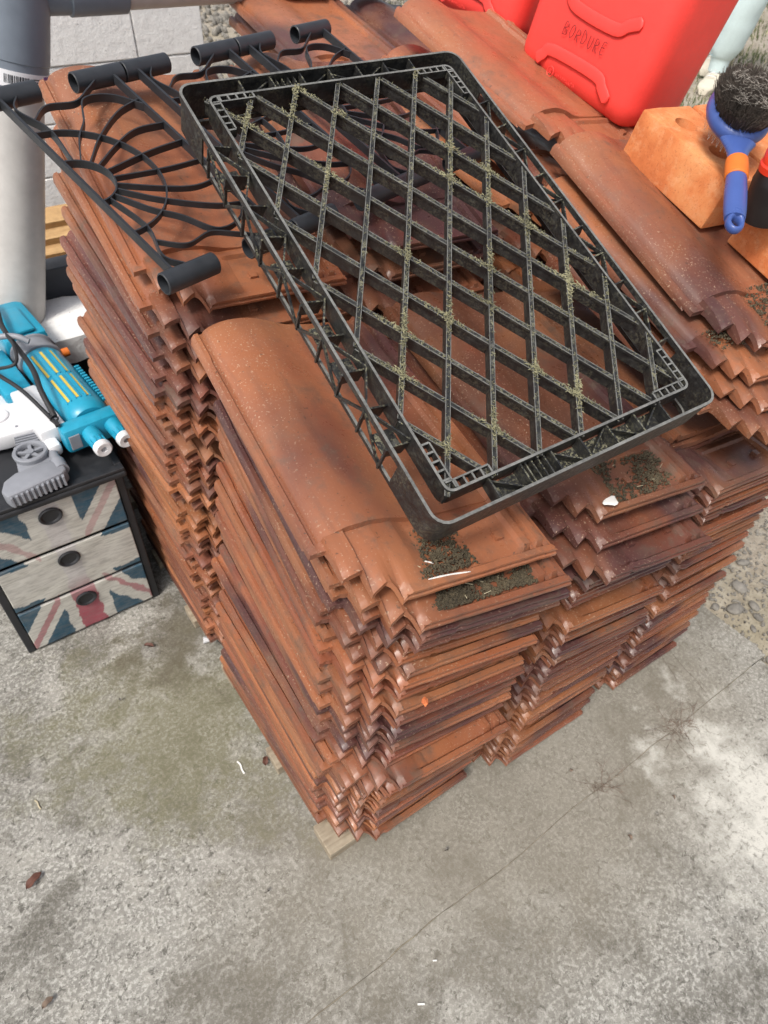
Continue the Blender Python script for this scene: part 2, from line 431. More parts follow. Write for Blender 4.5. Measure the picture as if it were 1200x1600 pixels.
# ------------------------------------------------------------------ roof tile
TW, TL, FO = .320, .475, .055
def tile_mesh(name, var=0):
    rnd = random.Random(100 + var)
    body = [(0, 0), (.003, .006), (.009, .0075), (.0115, .0045), (.015, .005), (.018, .011), (.024, .0165), (.036, .0225), (.054, .027), (.074, .0288), (.094, .0272), (.114, .0225), (.134, .016), (.150, .0115), (.168, .0092), (.20, .0085), (.268, .0090), (.272, .0160), (.281, .0168), (.284, .009), (.291, .009), (.294, .0155), (.303, .0162), (.306, .009), (.313, .009), (.317, .005), (TW, .001)]
    dense = []
    for i, (bx_, bz_) in enumerate(body):
        dense.append((bx_, bz_))
        if .017 < bx_ < .15:
            p0, p1, p2, p3 = body[i - 1], body[i], body[i + 1], body[i + 2]
            for t_ in (.33, .66):
                h_ = p2[0] - p1[0]; m1 = (p2[1] - p0[1]) / (p2[0] - p0[0]) * h_; m2 = (p3[1] - p1[1]) / (p3[0] - p1[0]) * h_
                dense.append((p1[0] + h_ * t_, (2 * t_ ** 3 - 3 * t_ ** 2 + 1) * p1[1] + (t_ ** 3 - 2 * t_ ** 2 + t_) * m1 + (3 * t_ ** 2 - 2 * t_ ** 3) * p2[1] + (t_ ** 3 - t_ ** 2) * m2))
    body = dense
    edge = [(0, .001), (.010, .004), (.0190, .009), (.0195, .0115), (.028, .0165), (.040, .0185), (.0450, .018), (.0465, .0075), (.052, .011), (.058, .0155), (.064, .0178), (.070, .0165), (.075, .0115), (.081, .001), (.086, .006), (.092, .0112), (TW, .0112)]
    yof = [(0, .092), (.0185, .090), (.0197, .044), (.0448, .046), (.0466, .017), (.066, .022), (.073, .016), (.081, .0), (.086, .002), (TW, 0)]
    plat = [(0, .005), (.0185, .010), (.0197, .0195), (.0448, .022), (.0466, .017), (.08, .0205), (.112, .017), (.130, .0085), (.145, .0048)]
    xs = sorted(set([a for a, _ in body] + [a for a, _ in edge] + [a for a, _ in yof] + [a for a, _ in plat] + [.175, .225, .25]))
    S = [0, .025, .085, .13, .17, .5, .82, .86, .90, 1.0]
    back = [.1045, .108, .113, .17, .25, .34, .42, .463, .472, FO + TL - .012, FO + TL]
    YH = .104
    def zhead(x, s):
        if x < .088:
            e, p = interp(x, edge), interp(x, plat)
            return lerp(e, p, sstep(0, .45, s)) if x > .0192 else lerp(interp(x, plat), interp(x, body), s * .3)
        if s <= .086: z = .0115 - .001 * s
        elif s <= .12: z = .0080
        elif s < .84: z = .0040
        elif s <= .905: z = .0100
        else: z = .0060
        if x < .145: z = max(z, lerp(interp(x, [(.088, .0115), (.10, .0120), (.145, .005)]), interp(x, plat), sstep(.1, .5, s))) if s > .1 else z
        if x > .266 and s > .13: z = max(z, interp(x, body) - .002)
        if x > .314: z = min(z, .007)
        return z
    rings = []
    for x in xs:
        yo = interp(x, yof); ring = []; th = .0088; b0 = interp(x, body)
        for y in (FO + TL, FO + TL - .03, .30, .11): ring.append((x, y - FO, b0 - th))
        zf = zhead(x, 0); ch = max(0, noise.noise(Vector((x * 55, var * 5.3, 2))) - .36) * .012; y0 = yo - FO + ch
        if x > .084:
            ring += [(x, y0 + .03, -.003), (x, y0 + .008, -.0030), (x, y0 - .0015, -.0022), (x, y0 - .0015, .0018), (x, y0 + .0025, .0032), (x, y0 + .0025, .0062), (x, y0 - .0003, .0078)]
        else:
            ring += [(x, y0 + .025, min(zf, zhead(x, .4)) - .0095), (x, y0 + .004, zf - .0098), (x, y0, zf - .0092), (x, y0, zf - .0075), (x, y0 + .0002, zf - .006), (x, y0 + .0002, zf - .004), (x, y0, zf - .002)]
        for s_ in S: ring.append((x, lerp(yo + ch, YH, s_) - FO, zhead(x, s_)))
        for y in back:
            z = b0 + (.003 if y > .467 else 0)
            ring.append((x, y - FO, z))
        ring = [(a + noise.noise(Vector((b * 3, c * 9, var))) * .0012, b + noise.noise(Vector((a * 40, var * 3., c * 30))) * .001, c + noise.noise(Vector((a * 3, b * 3, var * 2.))) * .0022) for a, b, c in ring]
        rings.append(ring)
    mb = MB(); mb.loft(rings)
    # the little lugs in the head trough
    for lx in (.17, .245):
        lx += rnd.uniform(-.008, .008); Y = .045 - FO
        mb.box((lx - .006, Y - .005, .002), (lx + .006, Y + .007, .0100 + rnd.uniform(-.002, .002)))
    me = mb.mesh(name); smooth(me, 27)
    me.materials.append(M_TILE)
    return me
TILES = [tile_mesh('roof_tile', i) for i in range(10)]
ORD = ['topmost', 'second', 'third', 'fourth', 'fifth', 'sixth', 'seventh', 'eighth', 'ninth', 'tenth', 'eleventh', 'twelfth', 'thirteenth', 'fourteenth', 'fifteenth', 'sixteenth', 'seventeenth', 'eighteenth', 'nineteenth', 'twentieth', 'twenty-first', 'twenty-second', 'twenty-third', 'twenty-fourth', 'twenty-fifth', 'twenty-sixth', 'twenty-seventh', 'twenty-eighth', 'twenty-ninth', 'thirtieth', 'thirty-first', 'thirty-second', 'thirty-third', 'thirty-fourth', 'thirty-fifth', 'thirty-sixth', 'thirty-seventh', 'thirty-eighth', 'thirty-ninth', 'fortieth']

def tile(z, x, y, yaw, rx, ry, k=None):
    o = bpy.data.objects.new('roof_tile', TILES[random.randrange(10) if k is None else k])
    col.objects.link(o)
    o.location = (x, y, z)
    o.rotation_euler = (R(rx), R(ry), R(yaw))
    return o

def stack(keys, n, where, seed, jit=1.0, extra=(), top_gap=None, pin={}, fwd={}, tone=1.0):
    """keys: (z, x, y, yaw, rx, ry) of the tile's front-left corner, bottom to top"""
    rnd = random.Random(seed)
    steps = []
    while len(steps) < n - 1:
        for _ in range(rnd.randint(2, 6)): steps.append(rnd.uniform(.0165, .024))
        steps.append(rnd.uniform(.032, .050))
    steps = steps[:n - 1]
    if top_gap:
        for i in range(min(4, n - 1)): steps[-1 - i] = top_gap * rnd.uniform(.85, 1.15)
    tot = keys[-1][0] - keys[0][0]; s = tot / sum(steps); z = keys[0][0]; out = []
    zs = [z]
    for st in steps: z += st * s; zs.append(z)
    for i, z in enumerate(zs):
        v = [interp(z, [(k[0], k[j]) for k in keys]) for j in range(1, 6)]
        last = i == n - 1
        q = 0 if last else jit
        out.append(tile(z, v[0] + rnd.uniform(-.007, .007) * q, v[1] + rnd.uniform(-.008, .008) * q, v[2] + rnd.uniform(-1.3, 1.3) * q, v[3] + rnd.uniform(-.5, .5) * q, v[4] + rnd.uniform(-.5, .5) * q))
    for k_, (z, x, y, yaw, rx, ry) in pin.items():
        o = out[-1 - k_]; o.location = (x, y, z); o.rotation_euler = (R(rx), R(ry), R(yaw))
    for k_, dy in fwd.items(): out[-1 - k_].location.y += dy
    if pin:      # spread the rest evenly below the hand-placed ones
        m0 = max(pin); zt = pin[m0][0] - .024; rest = out[:-1 - m0]; f = (zt - keys[0][0]) / (rest[-1].location.z - keys[0][0])
        for o in rest: o.location.z = keys[0][0] + (o.location.z - keys[0][0]) * f
    out += list(extra)
    m_ = len(out)
    rc = random.Random(seed + 50)
    for i, o in enumerate(out):
        v_ = tone * rc.uniform(.82, 1.12); o.color = (v_, v_ * rc.uniform(.94, 1.05), v_ * rc.uniform(.92, 1.12), rc.uniform(.2, .8))
        kk = m_ - 1 - i
        pos = 'lowest' if i == 0 else ORD[kk]
        if kk == 0: lb = 'topmost terracotta roof tile of %s' % where
        elif i == 0: lb = 'lowest terracotta roof tile of %s' % where
        else: lb = '%s terracotta roof tile from the top of %s' % (ORD[kk], where)
        tag(o, lb, 'roof tile', 'stacked terracotta roof tiles')
    return out

sA1 = stack([(.037, .003, .032, 0, 0, 1), (.2, .0, .03, -1, 1, 4), (.36, .0, .012, -2, 2, 6), (.6, .008, .01, -5, 4, 8), (.8, .014, .016, -7, 6, 9), (.885, .006, .016, -5.5, 7, 9)], 31, 'the front left stack', 11, .75, tone=.92, fwd={17: -.030, 18: -.010}, pin={1: (.845, .018, -.006, -7, 6, 9), 2: (.815, .024, -.004, -7.5, 6, 9), 3: (.788, .022, .002, -7, 6, 9)})
sA2 = stack([(.037, .338, .004, 0, 0, 1), (.3, .352, .006, -2, 2, 4), (.5, .355, .002, -4, 4, 6), (.7, .362, .002, -5, 6, 7), (.815, .368, .006, -5, 9, 7)], 29, 'the front middle stack', 12, .85, top_gap=.038, tone=.72, fwd={0: .014, 2: -.030, 3: -.010})
def rev(z, x, y, yaw, rx, ry):
    """a tile turned end for end: tail to the front"""
    return tile(z, x + TW, y + TL - FO, yaw + 180, -rx, -ry)
ex = [rev(.735, .72, .075, -6, 6, 5), rev(.768, .735, .060, -9, 8, 5), rev(.800, .752, .078, -4, 10, 5),
      tile(.822, .742, -.012, -4, 11, 6), tile(.858, .752, .027, -6, 13, 6), tile(.902, .742, .055, -4, 15, 6), tile(.946, .768, .083, -5.5, 17.5, 5)]
sA3 = stack([(.037, .690, .002, 0, 0, 1), (.4, .695, .004, -2, 2, 4), (.66, .692, .004, -3, 3, 6), (.702, .694, .004, -3, 4, 6)], 25, 'the front right stack', 13, .85, extra=ex, tone=.72)
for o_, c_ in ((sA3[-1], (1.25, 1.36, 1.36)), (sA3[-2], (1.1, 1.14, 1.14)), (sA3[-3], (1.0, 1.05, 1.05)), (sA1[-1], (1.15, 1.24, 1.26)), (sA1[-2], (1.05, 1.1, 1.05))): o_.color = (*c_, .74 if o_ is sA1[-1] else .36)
sB1 = stack([(.037, .010, .565, 0, 0, 0), (.43, -.003, .562, 0, 3, 2), (.62, .002, .555, .5, 5, 3), (.77, .014, .55, 1, 8, 3), (.88, .022, .54, .5, 13, 3), (.94, .008, .53, 0, 17, 3), (1.0, .022, .55, -2, 21, 3)], 33, 'the rear left stack', 14, .85, top_gap=.036)
stack([(.037, .35, .565, 0, 0, 0), (.5, .355, .56, 0, 3, 2), (.8, .36, .56, 0, 9, 3), (1.0, .372, .57, -3, 19, 3)], 26, 'the rear middle stack', 15, 1.0, top_gap=.040)
stack([(.037, .72, .565, 0, 0, 0), (.5, .73, .56, 0, 3, 2), (.8, .76, .56, 2, 8, 4), (1.06, .785, .545, 3, 14, 6), (1.10, .805, .555, 3, 15.5, 6)], 30, 'the rear right stack', 16, 1.3, top_gap=.05)
stack([(.037, .66, 1.13, 0, 0, 0), (.6, .66, 1.13, -1, 2, 2), (1.10, .64, 1.12, -4, 9, 4)], 26, 'the far stack', 18, 1.2)
stack([(.037, 1.09, .58, 0, 0, 0), (.6, 1.09, .58, 0, 3, 2), (.98, 1.10, .59, 0, 9, 4)], 24, 'the stack under the fuel cans', 19, 1.0)
stack([(.037, 1.02, 1.13, 0, 0, 0), (.6, 1.02, 1.13, 0, 3, 2), (1.06, 1.03, 1.12, 0, 9, 4)], 24, 'the far right stack', 20, 1.0)

# timber battens under the stacks
for y0, lb in ((.008, 'foremost'), (.225, 'second'), (.475, 'third'), (.69, 'fourth'), (.93, 'fifth'), (1.2, 'sixth'), (1.5, 'rearmost')):
    w_ = random.uniform(.055, .07)
    o = MB().box((0, 0, 0), (1.0, w_, .030)).build('timber_batten', M_BATTEN, bevel=.002)
    o.location = (random.uniform(-.012, .004), y0 - .002, .001); o.rotation_euler = (0, 0, R(random.uniform(-.5, .5)))
    tag(o, '%s grey timber batten under the tile stacks, counted from the front' % lb, 'batten', 'battens under the tiles')

# ------------------------------------------------------------------ black lattice crate
def make_crate():
    K = 1.2
    root = empty('lattice_crate', (.125, -.039, .955), (R(23.44), R(-.69), R(-2.04)))
    tag(root, 'mossy black plastic lattice crate lying tilted on top of the tile stacks', 'crate')
    X, Y, H = .4 * K, .6 * K, .052 * K
    rr = .022
    def loop(x0, y0, x1, y1, r, n=5):
        P = []
        for cx, cy, a0 in ((x1 - r, y1 - r, 0), (x0 + r, y1 - r, 90), (x0 + r, y0 + r, 180), (x1 - r, y0 + r, 270)):
            for k in range(n + 1):
                a = R(a0 + 90 * k / n); P.append((cx + r * math.cos(a), cy + r * math.sin(a)))
        return P
    def wear(o):          # rubbed, paler upper edges
        o.data.materials.append(M_WORN)
        for p in o.data.polygons:
            if p.normal.z > .9: p.material_index = 1
        return o
    def frame(name, x0, y0, x1, y1, r, t, z0, z1, taper=0):
        a = loop(x0, y0, x1, y1, r); b = loop(x0 + t, y0 + t, x1 - t, y1 - t, max(.002, r - t))
        c = loop(x0 + taper, y0 + taper, x1 - taper, y1 - taper, r); d = loop(x0 + taper + t, y0 + taper + t, x1 - taper - t, y1 - taper - t, max(.002, r - t))
        k = len(a); vs_ = [(*p, z1) for p in a] + [(*p, z1) for p in b] + [(*p, z0) for p in d] + [(*p, z0) for p in c]
        fs = []
        for ri in range(4):
            for i in range(k):
                j = (i + 1) % k; s_ = (ri + 1) % 4
                fs.append((ri * k + i, ri * k + j, s_ * k + j, s_ * k + i))
        mb = MB(); mb.add(vs_, fs); return wear(mb.build(name, M_CRATE, root, ang=40))
    frame('outer_rim', 0, 0, X, Y, rr, .0038, -.009, 0)
    frame('bottom_rim', .004, .004, X - .004, Y - .004, rr, .0038, -H, -H + .007)
    IN = .027 * K
    frame('inner_rim', IN, IN, X - IN, Y - IN, .012, .0034, -.030, .002)
    # corner walls: solid, wrapping each corner between the rims
    for cx, cy, dx, dy in ((0, 0, 1, 1), (X, 0, -1, 1), (X, Y, -1, -1), (0, Y, 1, -1)):
        L_ = .075 * K; pts = []
        for k in range(7):
            a = math.pi * .5 * k / 6
            pts.append((rr - rr * math.sin(a), rr - rr * math.cos(a)))
        path = [(L_, 0)] + pts + [(0, L_)]
        path = [(L_, .0022)] + [(max(.0022, p[0] + .002), max(.0022, p[1] + .002)) for p in pts] + [(.0022, L_)]
        P3 = [Vector((cx + dx * p[0], cy + dy * p[1], 0)) for p in path]
        mb = MB(); mb.ribbon(P3, .0025, H - .009 - .007, -H + .0072)
        mb.build('corner_wall', M_CRATE, root, ang=40)
        # little ladder of cells on the inner rim's corner
        mb = MB(); g = IN + .0042
        for (ux, uy) in ((1, 0), (0, 1)):
            ln = .052 * K
            a = Vector((cx + dx * g, cy + dy * g, .003)); q = Vector((dx * ux, dy * uy, 0)); s_ = Vector((dx * uy, dy * ux, 0))
            mb.bar(a + s_ * .0095, a + q * ln + s_ * .0095, .0022, .012)
            for t in range(1, 6):
                mb.bar(a + q * (ln * t / 5) - s_ * .001 + Vector((0, 0, -.0006)), a + q * (ln * t / 5) + s_ * .0094 + Vector((0, 0, -.0006)), .0026, .012)
        wear(mb.build('corner_cells', M_CRATE, root))
    # truss ribs between the rims on the long sides, ribbed panels on the short ones
    for s_ in (0, 1):
        xo, xi = (.002, IN) if s_ == 0 else (X - .002, X - IN)
        nn = 9; y0, y1 = .095 * K, Y - .095 * K
        for k in range(nn + 1):
            y = lerp(y0, y1, k / nn)
            MB().bar((xo, y, -.004), (xi, y, -.012), .0024, .022).build('cross_rib', M_CRATE, root)
            if k < nn:
                yb = lerp(y0, y1, (k + 1) / nn)
                MB().bar((xo, y if k % 2 else yb, -.006), (xi, yb if k % 2 else y, -.006), .0022, .006).build('diagonal_rib', M_CRATE, root)
                mb = MB(); a, b = (y, yb) if k % 2 else (yb, y)
                mb.bar((xo, a, -.008), (xo, b, -H + .008), .0035, .003, up=(1, 0, 0)).build('wall_brace', M_CRATE, root)
                if k % 3 != 1:
                    mb = MB(); mb.box((min(xo, xi) + .001, y + .002, -.034), (max(xo, xi) - .001, lerp(y, yb, .62), -.032)); mb.build('web_plate', M_CRATE, root)
            MB().bar((xo, y, -.0085), (xo, y, -H + .0075), .003, .004, up=(1, 0, 0)).build('wall_post', M_CRATE, root)
    for s_ in (0, 1):
        yo, yi = (.002, IN) if s_ == 0 else (Y - .002, Y - IN)
        x0, x1 = .078 * K, X - .078 * K; nn = 6
        MB().box((x0, min(yo, yi) + .003, -.026), (x1, max(yo, yi) - .003, -.0235)).build('web_plate', M_CRATE, root)
        MB().box((x0 - .004, yo - .0012, -H + .0075), (x1 + .004, yo + .0012, -.0095)).build('wall_panel', M_CRATE, root)
        for k in range(nn + 1):
            x = lerp(x0, x1, k / nn)
            MB().bar((x, yo, -.003), (x, yi, -.004), .0024, .020).build('cross_rib', M_CRATE, root)
            if k < nn and k not in (1,):
                xb = lerp(x0, x1, (k + 1) / nn)
                MB().bar((x, yo if k % 2 else yi, -.010), (xb, yi if k % 2 else yo, -.010), .0022, .010).build('diagonal_rib', M_CRATE, root)
        for k in range(4):
            x = lerp(x0, x1, (1 + (k + 1) / 5) / nn); MB().bar((x, yo, -.008), (x, yi, -.008), .002, .012).build('cross_rib', M_CRATE, root)
    # lattice bars, two crossing families
    lo, hix, hiy = .0265 * K, .3735 * K, .5735 * K
    px, py = .0585 * K, .0912 * K
    for fam in (0, 1):
        for k in range(-9, 12):
            # line through (lo + k*px, hiy) with slope +-py/px
            x_t = lo + k * px
            pts = []
            sl = (py / px) if fam == 0 else -(py / px)
            if fam == 0:   # goes down-left from top
                f = lambda x: hiy + sl * (x - x_t)
            else:
                f = lambda x: hiy + sl * (x - x_t)
            xa, xb = lo, hix
            ya, yb = f(xa), f(xb)
            def clip(xa, ya, xb, yb):
                if ya > hiy: xa, ya = xa + (hiy - ya) / sl, hiy
                if ya < lo: xa, ya = xa + (lo - ya) / sl, lo
                if yb > hiy: xb, yb = xb + (hiy - yb) / sl, hiy
                if yb < lo: xb, yb = xb + (lo - yb) / sl, lo
                return xa, ya, xb, yb
            if max(ya, yb) < lo + .01 or min(ya, yb) > hiy - .01: continue
            xa, ya, xb, yb = clip(xa, ya, xb, yb)
            if xb - xa < .012: continue
            zt = -.002 if fam == 0 else -.0042
            mb = MB(); mb.bar((xa, ya, zt), (xb, yb, zt), .0066, .0035)
            nb = len(mb.f) + 6; pv = Vector((yb - ya, xa - xb, 0)).normalized() * .0029; zz = Vector((0, 0, .0009))
            mb.bar((xa, ya, zt - .0035), (xb, yb, zt - .0035), .0030, .0165)
            for sg in (-1, 1): mb.bar(Vector((xa, ya, zt)) + pv * sg + zz, Vector((xb, yb, zt)) + pv * sg + zz, .0008, .0012)
            b_ = mb.build('lattice_bar', M_CRATE, root); b_.data.materials.append(M_WORN)
            for p in b_.data.polygons:
                if p.index >= nb: p.material_index = 1
    return root
crate = make_crate()

# ------------------------------------------------------------------ black edging panels
def make_panel_meshes():
    Wp, Lp = .238, .425
    w, h = .0023, .014
    ra, rb = .022, Wp - .022
    P = {}
    P['side_rail'] = MB().ribbon([(0, .012, 0), (0, Lp - .012, 0)], .0045, h, -.005).mesh('side_rail')
    tb = MB(); n = 18; r0, r1 = .0155, .0132; Lt = .088
    rings = []
    for (x, r) in ((0, r1), (0, r0 - .001), (.001, r0), (Lt - .001, r0), (Lt, r0 - .001), (Lt, r1), (Lt - .02, r1 - .0005), (Lt - .021, .0002)):
        rings.append([(x, r * math.cos(2 * math.pi * k / n), r * math.sin(2 * math.pi * k / n)) for k in range(n)])
    rings = [[(.021, .0002 * math.cos(2 * math.pi * k / n), .0002 * math.sin(2 * math.pi * k / n)) for k in range(n)], [(.02, (r1 - .0005) * math.cos(2 * math.pi * k / n), (r1 - .0005) * math.sin(2 * math.pi * k / n)) for k in range(n)]] + rings
    P['tube'] = smooth(tb.loft(rings, caps=False).mesh('tube'), 40)
    C = Vector((ra, Lp / 2, 0)); r1_, r2_ = .046, .116
    def arc(r): return [C + Vector((r * math.cos(R(a)), r * math.sin(R(a)), 0)) for a in range(-90, 91, 6)]
    P['inner_ring'] = MB().ribbon(arc(r1_), w, h - .002, -.004).mesh('inner_ring')
    P['outer_ring'] = MB().ribbon(arc(r2_), w, h - .0035, -.003).mesh('outer_ring')
    def pol(r, a): return C + Vector((r * math.cos(R(a)), r * math.sin(R(a)), 0))
    sp = []
    for s_ in (1, -1):
        f = lambda p: Vector((p.x, Lp / 2 + s_ * (p.y - Lp / 2), 0))
        E = Lp - .012
        sp.append([f(q) for q in bez([pol(r1_, 72), pol(.10, 76), Vector((.045, Lp - .085, 0)), Vector((.030, Lp - .040, 0)), Vector((.048, E, 0))])])
        sp.append([f(q) for q in bez([pol(r1_, 58), pol(.10, 58), Vector((.105, Lp - .095, 0)), Vector((.135, Lp - .050, 0)), Vector((.180, Lp - .055, 0)), Vector((rb, Lp - .095, 0))])])
        sp.append([f(q) for q in bez([pol(r1_, 42), pol(.11, 43), Vector((.165, Lp * .5 + .118, 0)), Vector((rb, Lp * .5 + .135, 0))])])
        sp.append([f(q) for q in bez([pol(r1_, 27), pol(.11, 29), Vector((.165, Lp * .5 + .072, 0)), Vector((rb, Lp * .5 + .070, 0))])])
        sp.append([f(q) for q in bez([pol(r1_, 9), pol(.13, 9), Vector((rb, Lp * .5 + .024, 0))])])
        # S-shaped link from the first spoke's bend to the far tube
        sp.append([f(q) for q in bez([Vector((.040, Lp - .070, 0)), Vector((.075, Lp - .045, 0)), Vector((.120, Lp - .050, 0)), Vector((.155, Lp - .030, 0)), Vector((.182, E, 0))])])
    P['spokes'] = [MB().ribbon(q, w, h - .001 - .0004 * i, -.0045 + .0002 * i).mesh('spoke') for i, q in enumerate(sp)]
    return P, Wp, Lp, ra, rb
PM, PW, PL, PRA, PRB = make_panel_meshes()
pan_M = Matrix.Translation((.030, .468, 1.047)) @ Euler((R(19.5), R(-1.5), R(13.5))).to_matrix().to_4x4()
for i, lb in enumerate(('black metal edging panel with a sunburst, free of the crate at the left', 'middle black metal edging panel with sunburst, mostly under the lattice crate', 'rightmost black metal edging panel with sunburst, under the back of the crate')):
    root = empty('edging_panel'); root.matrix_world = pan_M @ Matrix.Translation((i * (PW + .003), 0, 0))
    tag(root, lb, 'edging panel', 'black sunburst edging panels')
    for x in (PRA, PRB): link('side_rail', PM['side_rail'], M_IRON, root).location = (x, 0, 0)
    link('inner_ring', PM['inner_ring'], M_IRON, root); link('outer_ring', PM['outer_ring'], M_IRON, root)
    for sm in PM['spokes']: link('spoke', sm, M_IRON, root)
    for (x, y) in ((0, 0), (PW - .088, 0), (0, PL), (PW - .088, PL)): link('tube', PM['tube'], M_TUBE, root).location = (x, y, 0)

# ------------------------------------------------------------------ red fuel cans
def rbox(name, x, y, z, r, mat, parent, taper=.0, seg=5):
    bm = bmesh.new(); bmesh.ops.create_cube(bm, size=1)
    for v in bm.verts:
        k = 1 - taper * (v.co.z < 0)
        v.co = Vector(((v.co.x * k + .5) * x, (v.co.y * k + .5) * y, (v.co.z + .5) * z))
    bmesh.ops.bevel(bm, geom=list(bm.edges), offset=r, segments=seg, affect='EDGES', profile=.5)
    me = bpy.data.meshes.new(name); bm.to_mesh(me); bm.free(); smooth(me, 60)
    return link(name, me, mat, parent)

STROKES = {'B': [[(0, 0), (0, 1), (.45, .95), (.5, .7), (.05, .52), (.55, .4), (.55, .1), (0, 0)]], 'O': [[(.3, 0), (.02, .25), (.05, .8), (.35, 1), (.6, .7), (.55, .2), (.3, 0)]],
           'R': [[(0, 0), (.02, 1), (.45, .95), (.5, .65), (.05, .48), (.55, 0)]], 'D': [[(0, 0), (.02, 1), (.4, .9), (.58, .5), (.4, .08), (0, 0)]],
           'U': [[(0, 1), (.03, .25), (.28, 0), (.5, .25), (.55, 1)]], 'E': [[(.5, 1), (.02, .98), (0, 0), (.52, .02)], [(.02, .52), (.4, .55)]]}
def fuel_can(loc, rot, label, text):
    root = empty('fuel_can', loc, rot); tag(root, label, 'fuel can', 'red plastic fuel cans')
    X, Y, Z = .19, .368, .40
    rbox('body', X, Y, Z, .045, M_RED, root, .04, 6)
    # pressed relief on both wide faces: a panel with four arms
    def ridge(P, face, r=.012):
        x = -.001 if face == 0 else X + .001
        mb = MB(); pts = bez([(x, Y / 2 + a, b) for a, b in P], 5)
        rs = [r * (1 if 0 < i < len(pts) - 1 else .35) for i in range(len(pts))]
        mb.tube(pts, rs, 10); me = mb.mesh('relief_ridge'); smooth(me, 60)
        for v in me.vertices: v.co.x = x + (v.co.x - x) * .10
        link('relief_ridge', me, M_RED, root)
    for face in (0, 1):
        c_ = .185 - Y / 2
        ridge([(c_ + .100, .178), (c_ + .078, .160), (c_ + .045, .143), (c_ - .062, .143), (c_ - .090, .158), (c_ - .118, .172)], face)
        ridge([(c_ + .104, .030), (c_ + .088, .046), (c_ + .066, .060), (c_ - .062, .063), (c_ - .090, .050), (c_ - .116, .034)], face)
    # round embossed mark with a line of tiny raised lettering
    cx, cz = .236, .026
    ring = [(-.0008, cx + .009 * math.cos(2 * math.pi * k / 20), cz + .009 * math.sin(2 * math.pi * k / 20)) for k in range(21)]
    mb = MB(); mb.tube(ring, .0011, 6, caps=False); mb.tube([(-.0008, cx + .003, cz - .004), (-.0008, cx + .003, cz + .004), (-.0008, cx - .002, cz + .003), (-.0008, cx + .002, cz), (-.0008, cx - .003, cz - .003)], .0009, 6)
    rn = random.Random(3)
    for k in range(9):
        y = cx - .016 - k * .0068
        mb.tube([(-.0006, y, cz - .003), (-.0006, y - .001, cz + .003), (-.0006, y - .004, cz + rn.uniform(-.003, .003))], .0008, 5)
    mb.build('embossed_mark', M_RED, root)
    if text:
        mb = MB(); rn = random.Random(5); x0 = .243
        for li, ch in enumerate(text):
            hgt = .021 + rn.uniform(-.002, .002); bz = .093 + li * .0006 + rn.uniform(-.0015, .0015); sl = rn.uniform(-.08, .12)
            for st in STROKES[ch]:
                pts = [(-.0022, x0 - li * .0182 - (a + b * sl) * .020 * .85, bz + b * hgt) for a, b in st]
                mb.tube(bez(pts, 4), .00075, 5)
        mb.build('handwriting', M_MARK, root)
    # neck, cap and handle
    mb = MB(); mb.tube([(X / 2, .07, Z - .012), (X / 2, .07, Z + .018)], .030, 20); mb.build('neck', M_RED, root, ang=40)
    mb = MB()
    rings = [[(X / 2 + r * math.cos(2 * math.pi * k / 28) * (1 + .02 * (k % 2)), .07 + r * math.sin(2 * math.pi * k / 28) * (1 + .02 * (k % 2)), z) for k in range(28)] for r, z in ((.035, Z + .016), (.035, Z + .040), (.032, Z + .044))]
    mb.loft(rings); mb.build('cap', M_BLACKP, root, ang=30)
    mb = MB(); mb.tube(bez([(X / 2, .13, Z - .012), (X / 2, .14, Z + .03), (X / 2, .20, Z + .042), (X / 2, .27, Z + .03), (X / 2, .285, Z - .012)], 6), .013, 10); mb.build('handle', M_RED, root, ang=50)
    return root
fuel_can((1.022, .534, 1.082), (R(10), R(9), R(1)), 'large red plastic fuel can with handwriting, standing behind the orange brick', 'BORDURE')
fuel_can((1.078, .950, 1.152), (R(10), R(8), R(8)), 'red plastic fuel can farther back, mostly hidden behind the nearer red can', None)

# ------------------------------------------------------------------ bricks
def brick(loc, rot, dims, holes, label):
    L_, W_, H_ = dims
    bm = bmesh.new(); bmesh.ops.create_cube(bm, size=1)
    for v in bm.verts: v.co = Vector(((v.co.x + .5) * W_, (v.co.y + .5) * L_, (v.co.z + .5) * H_))
    bmesh.ops.bevel(bm, geom=list(bm.edges), offset=.004, segments=2, affect='EDGES', profile=.6)
    bmesh.ops.subdivide_edges(bm, edges=list(bm.edges), cuts=2, use_grid_fill=True)
    for v in bm.verts: v.co += Vector((noise.noise(v.co * 40), noise.noise(v.co * 40 + Vector((9, 0, 0))), noise.noise(v.co * 40 + Vector((0, 9, 0))))) * .0015
    me = bpy.data.meshes.new('brick'); bm.to_mesh(me); bm.free()
    o = link('brick', me, M_BRICK); o.location = loc; o.rotation_euler = rot
    if holes:
        cb = MB()
        for (hx, hy) in holes:
            cb.tube([(hx, hy, H_ - .035), (hx, hy, H_ + .02)], [.019, .024], 18)
        co = cb.build('cutter', M_BRICK); co.location = loc; co.rotation_euler = rot
        md = o.modifiers.new('holes', 'BOOLEAN'); md.object = co; md.operation = 'DIFFERENCE'; md.solver = 'EXACT'
        bpy.context.view_layer.update()
        dg = bpy.context.evaluated_depsgraph_get(); me2 = bpy.data.meshes.new_from_object(o.evaluated_get(dg))
        o.modifiers.clear(); o.data = me2; bpy.data.objects.remove(co)
    smooth(o.data, 40)
    return tag(o, label, 'brick', 'orange bricks on the tiles')
brick((.945, .255, 1.012), (R(14.5), R(3), R(-4)), (.235, .125, .088), [(.058, .175), (.060, .085)], 'pale orange brick with two round holes, under the brush head')
brick((.972, .000, .934), (R(14.5), R(3), R(-4)), (.232, .125, .088), [], 'orange brick at the right edge, under the blue brush handle')
brick((1.082, .245, 1.005), (R(14.5), R(3), R(-4)), (.235, .12, .088), [], 'brick half hidden behind the brush head and the black bottle')

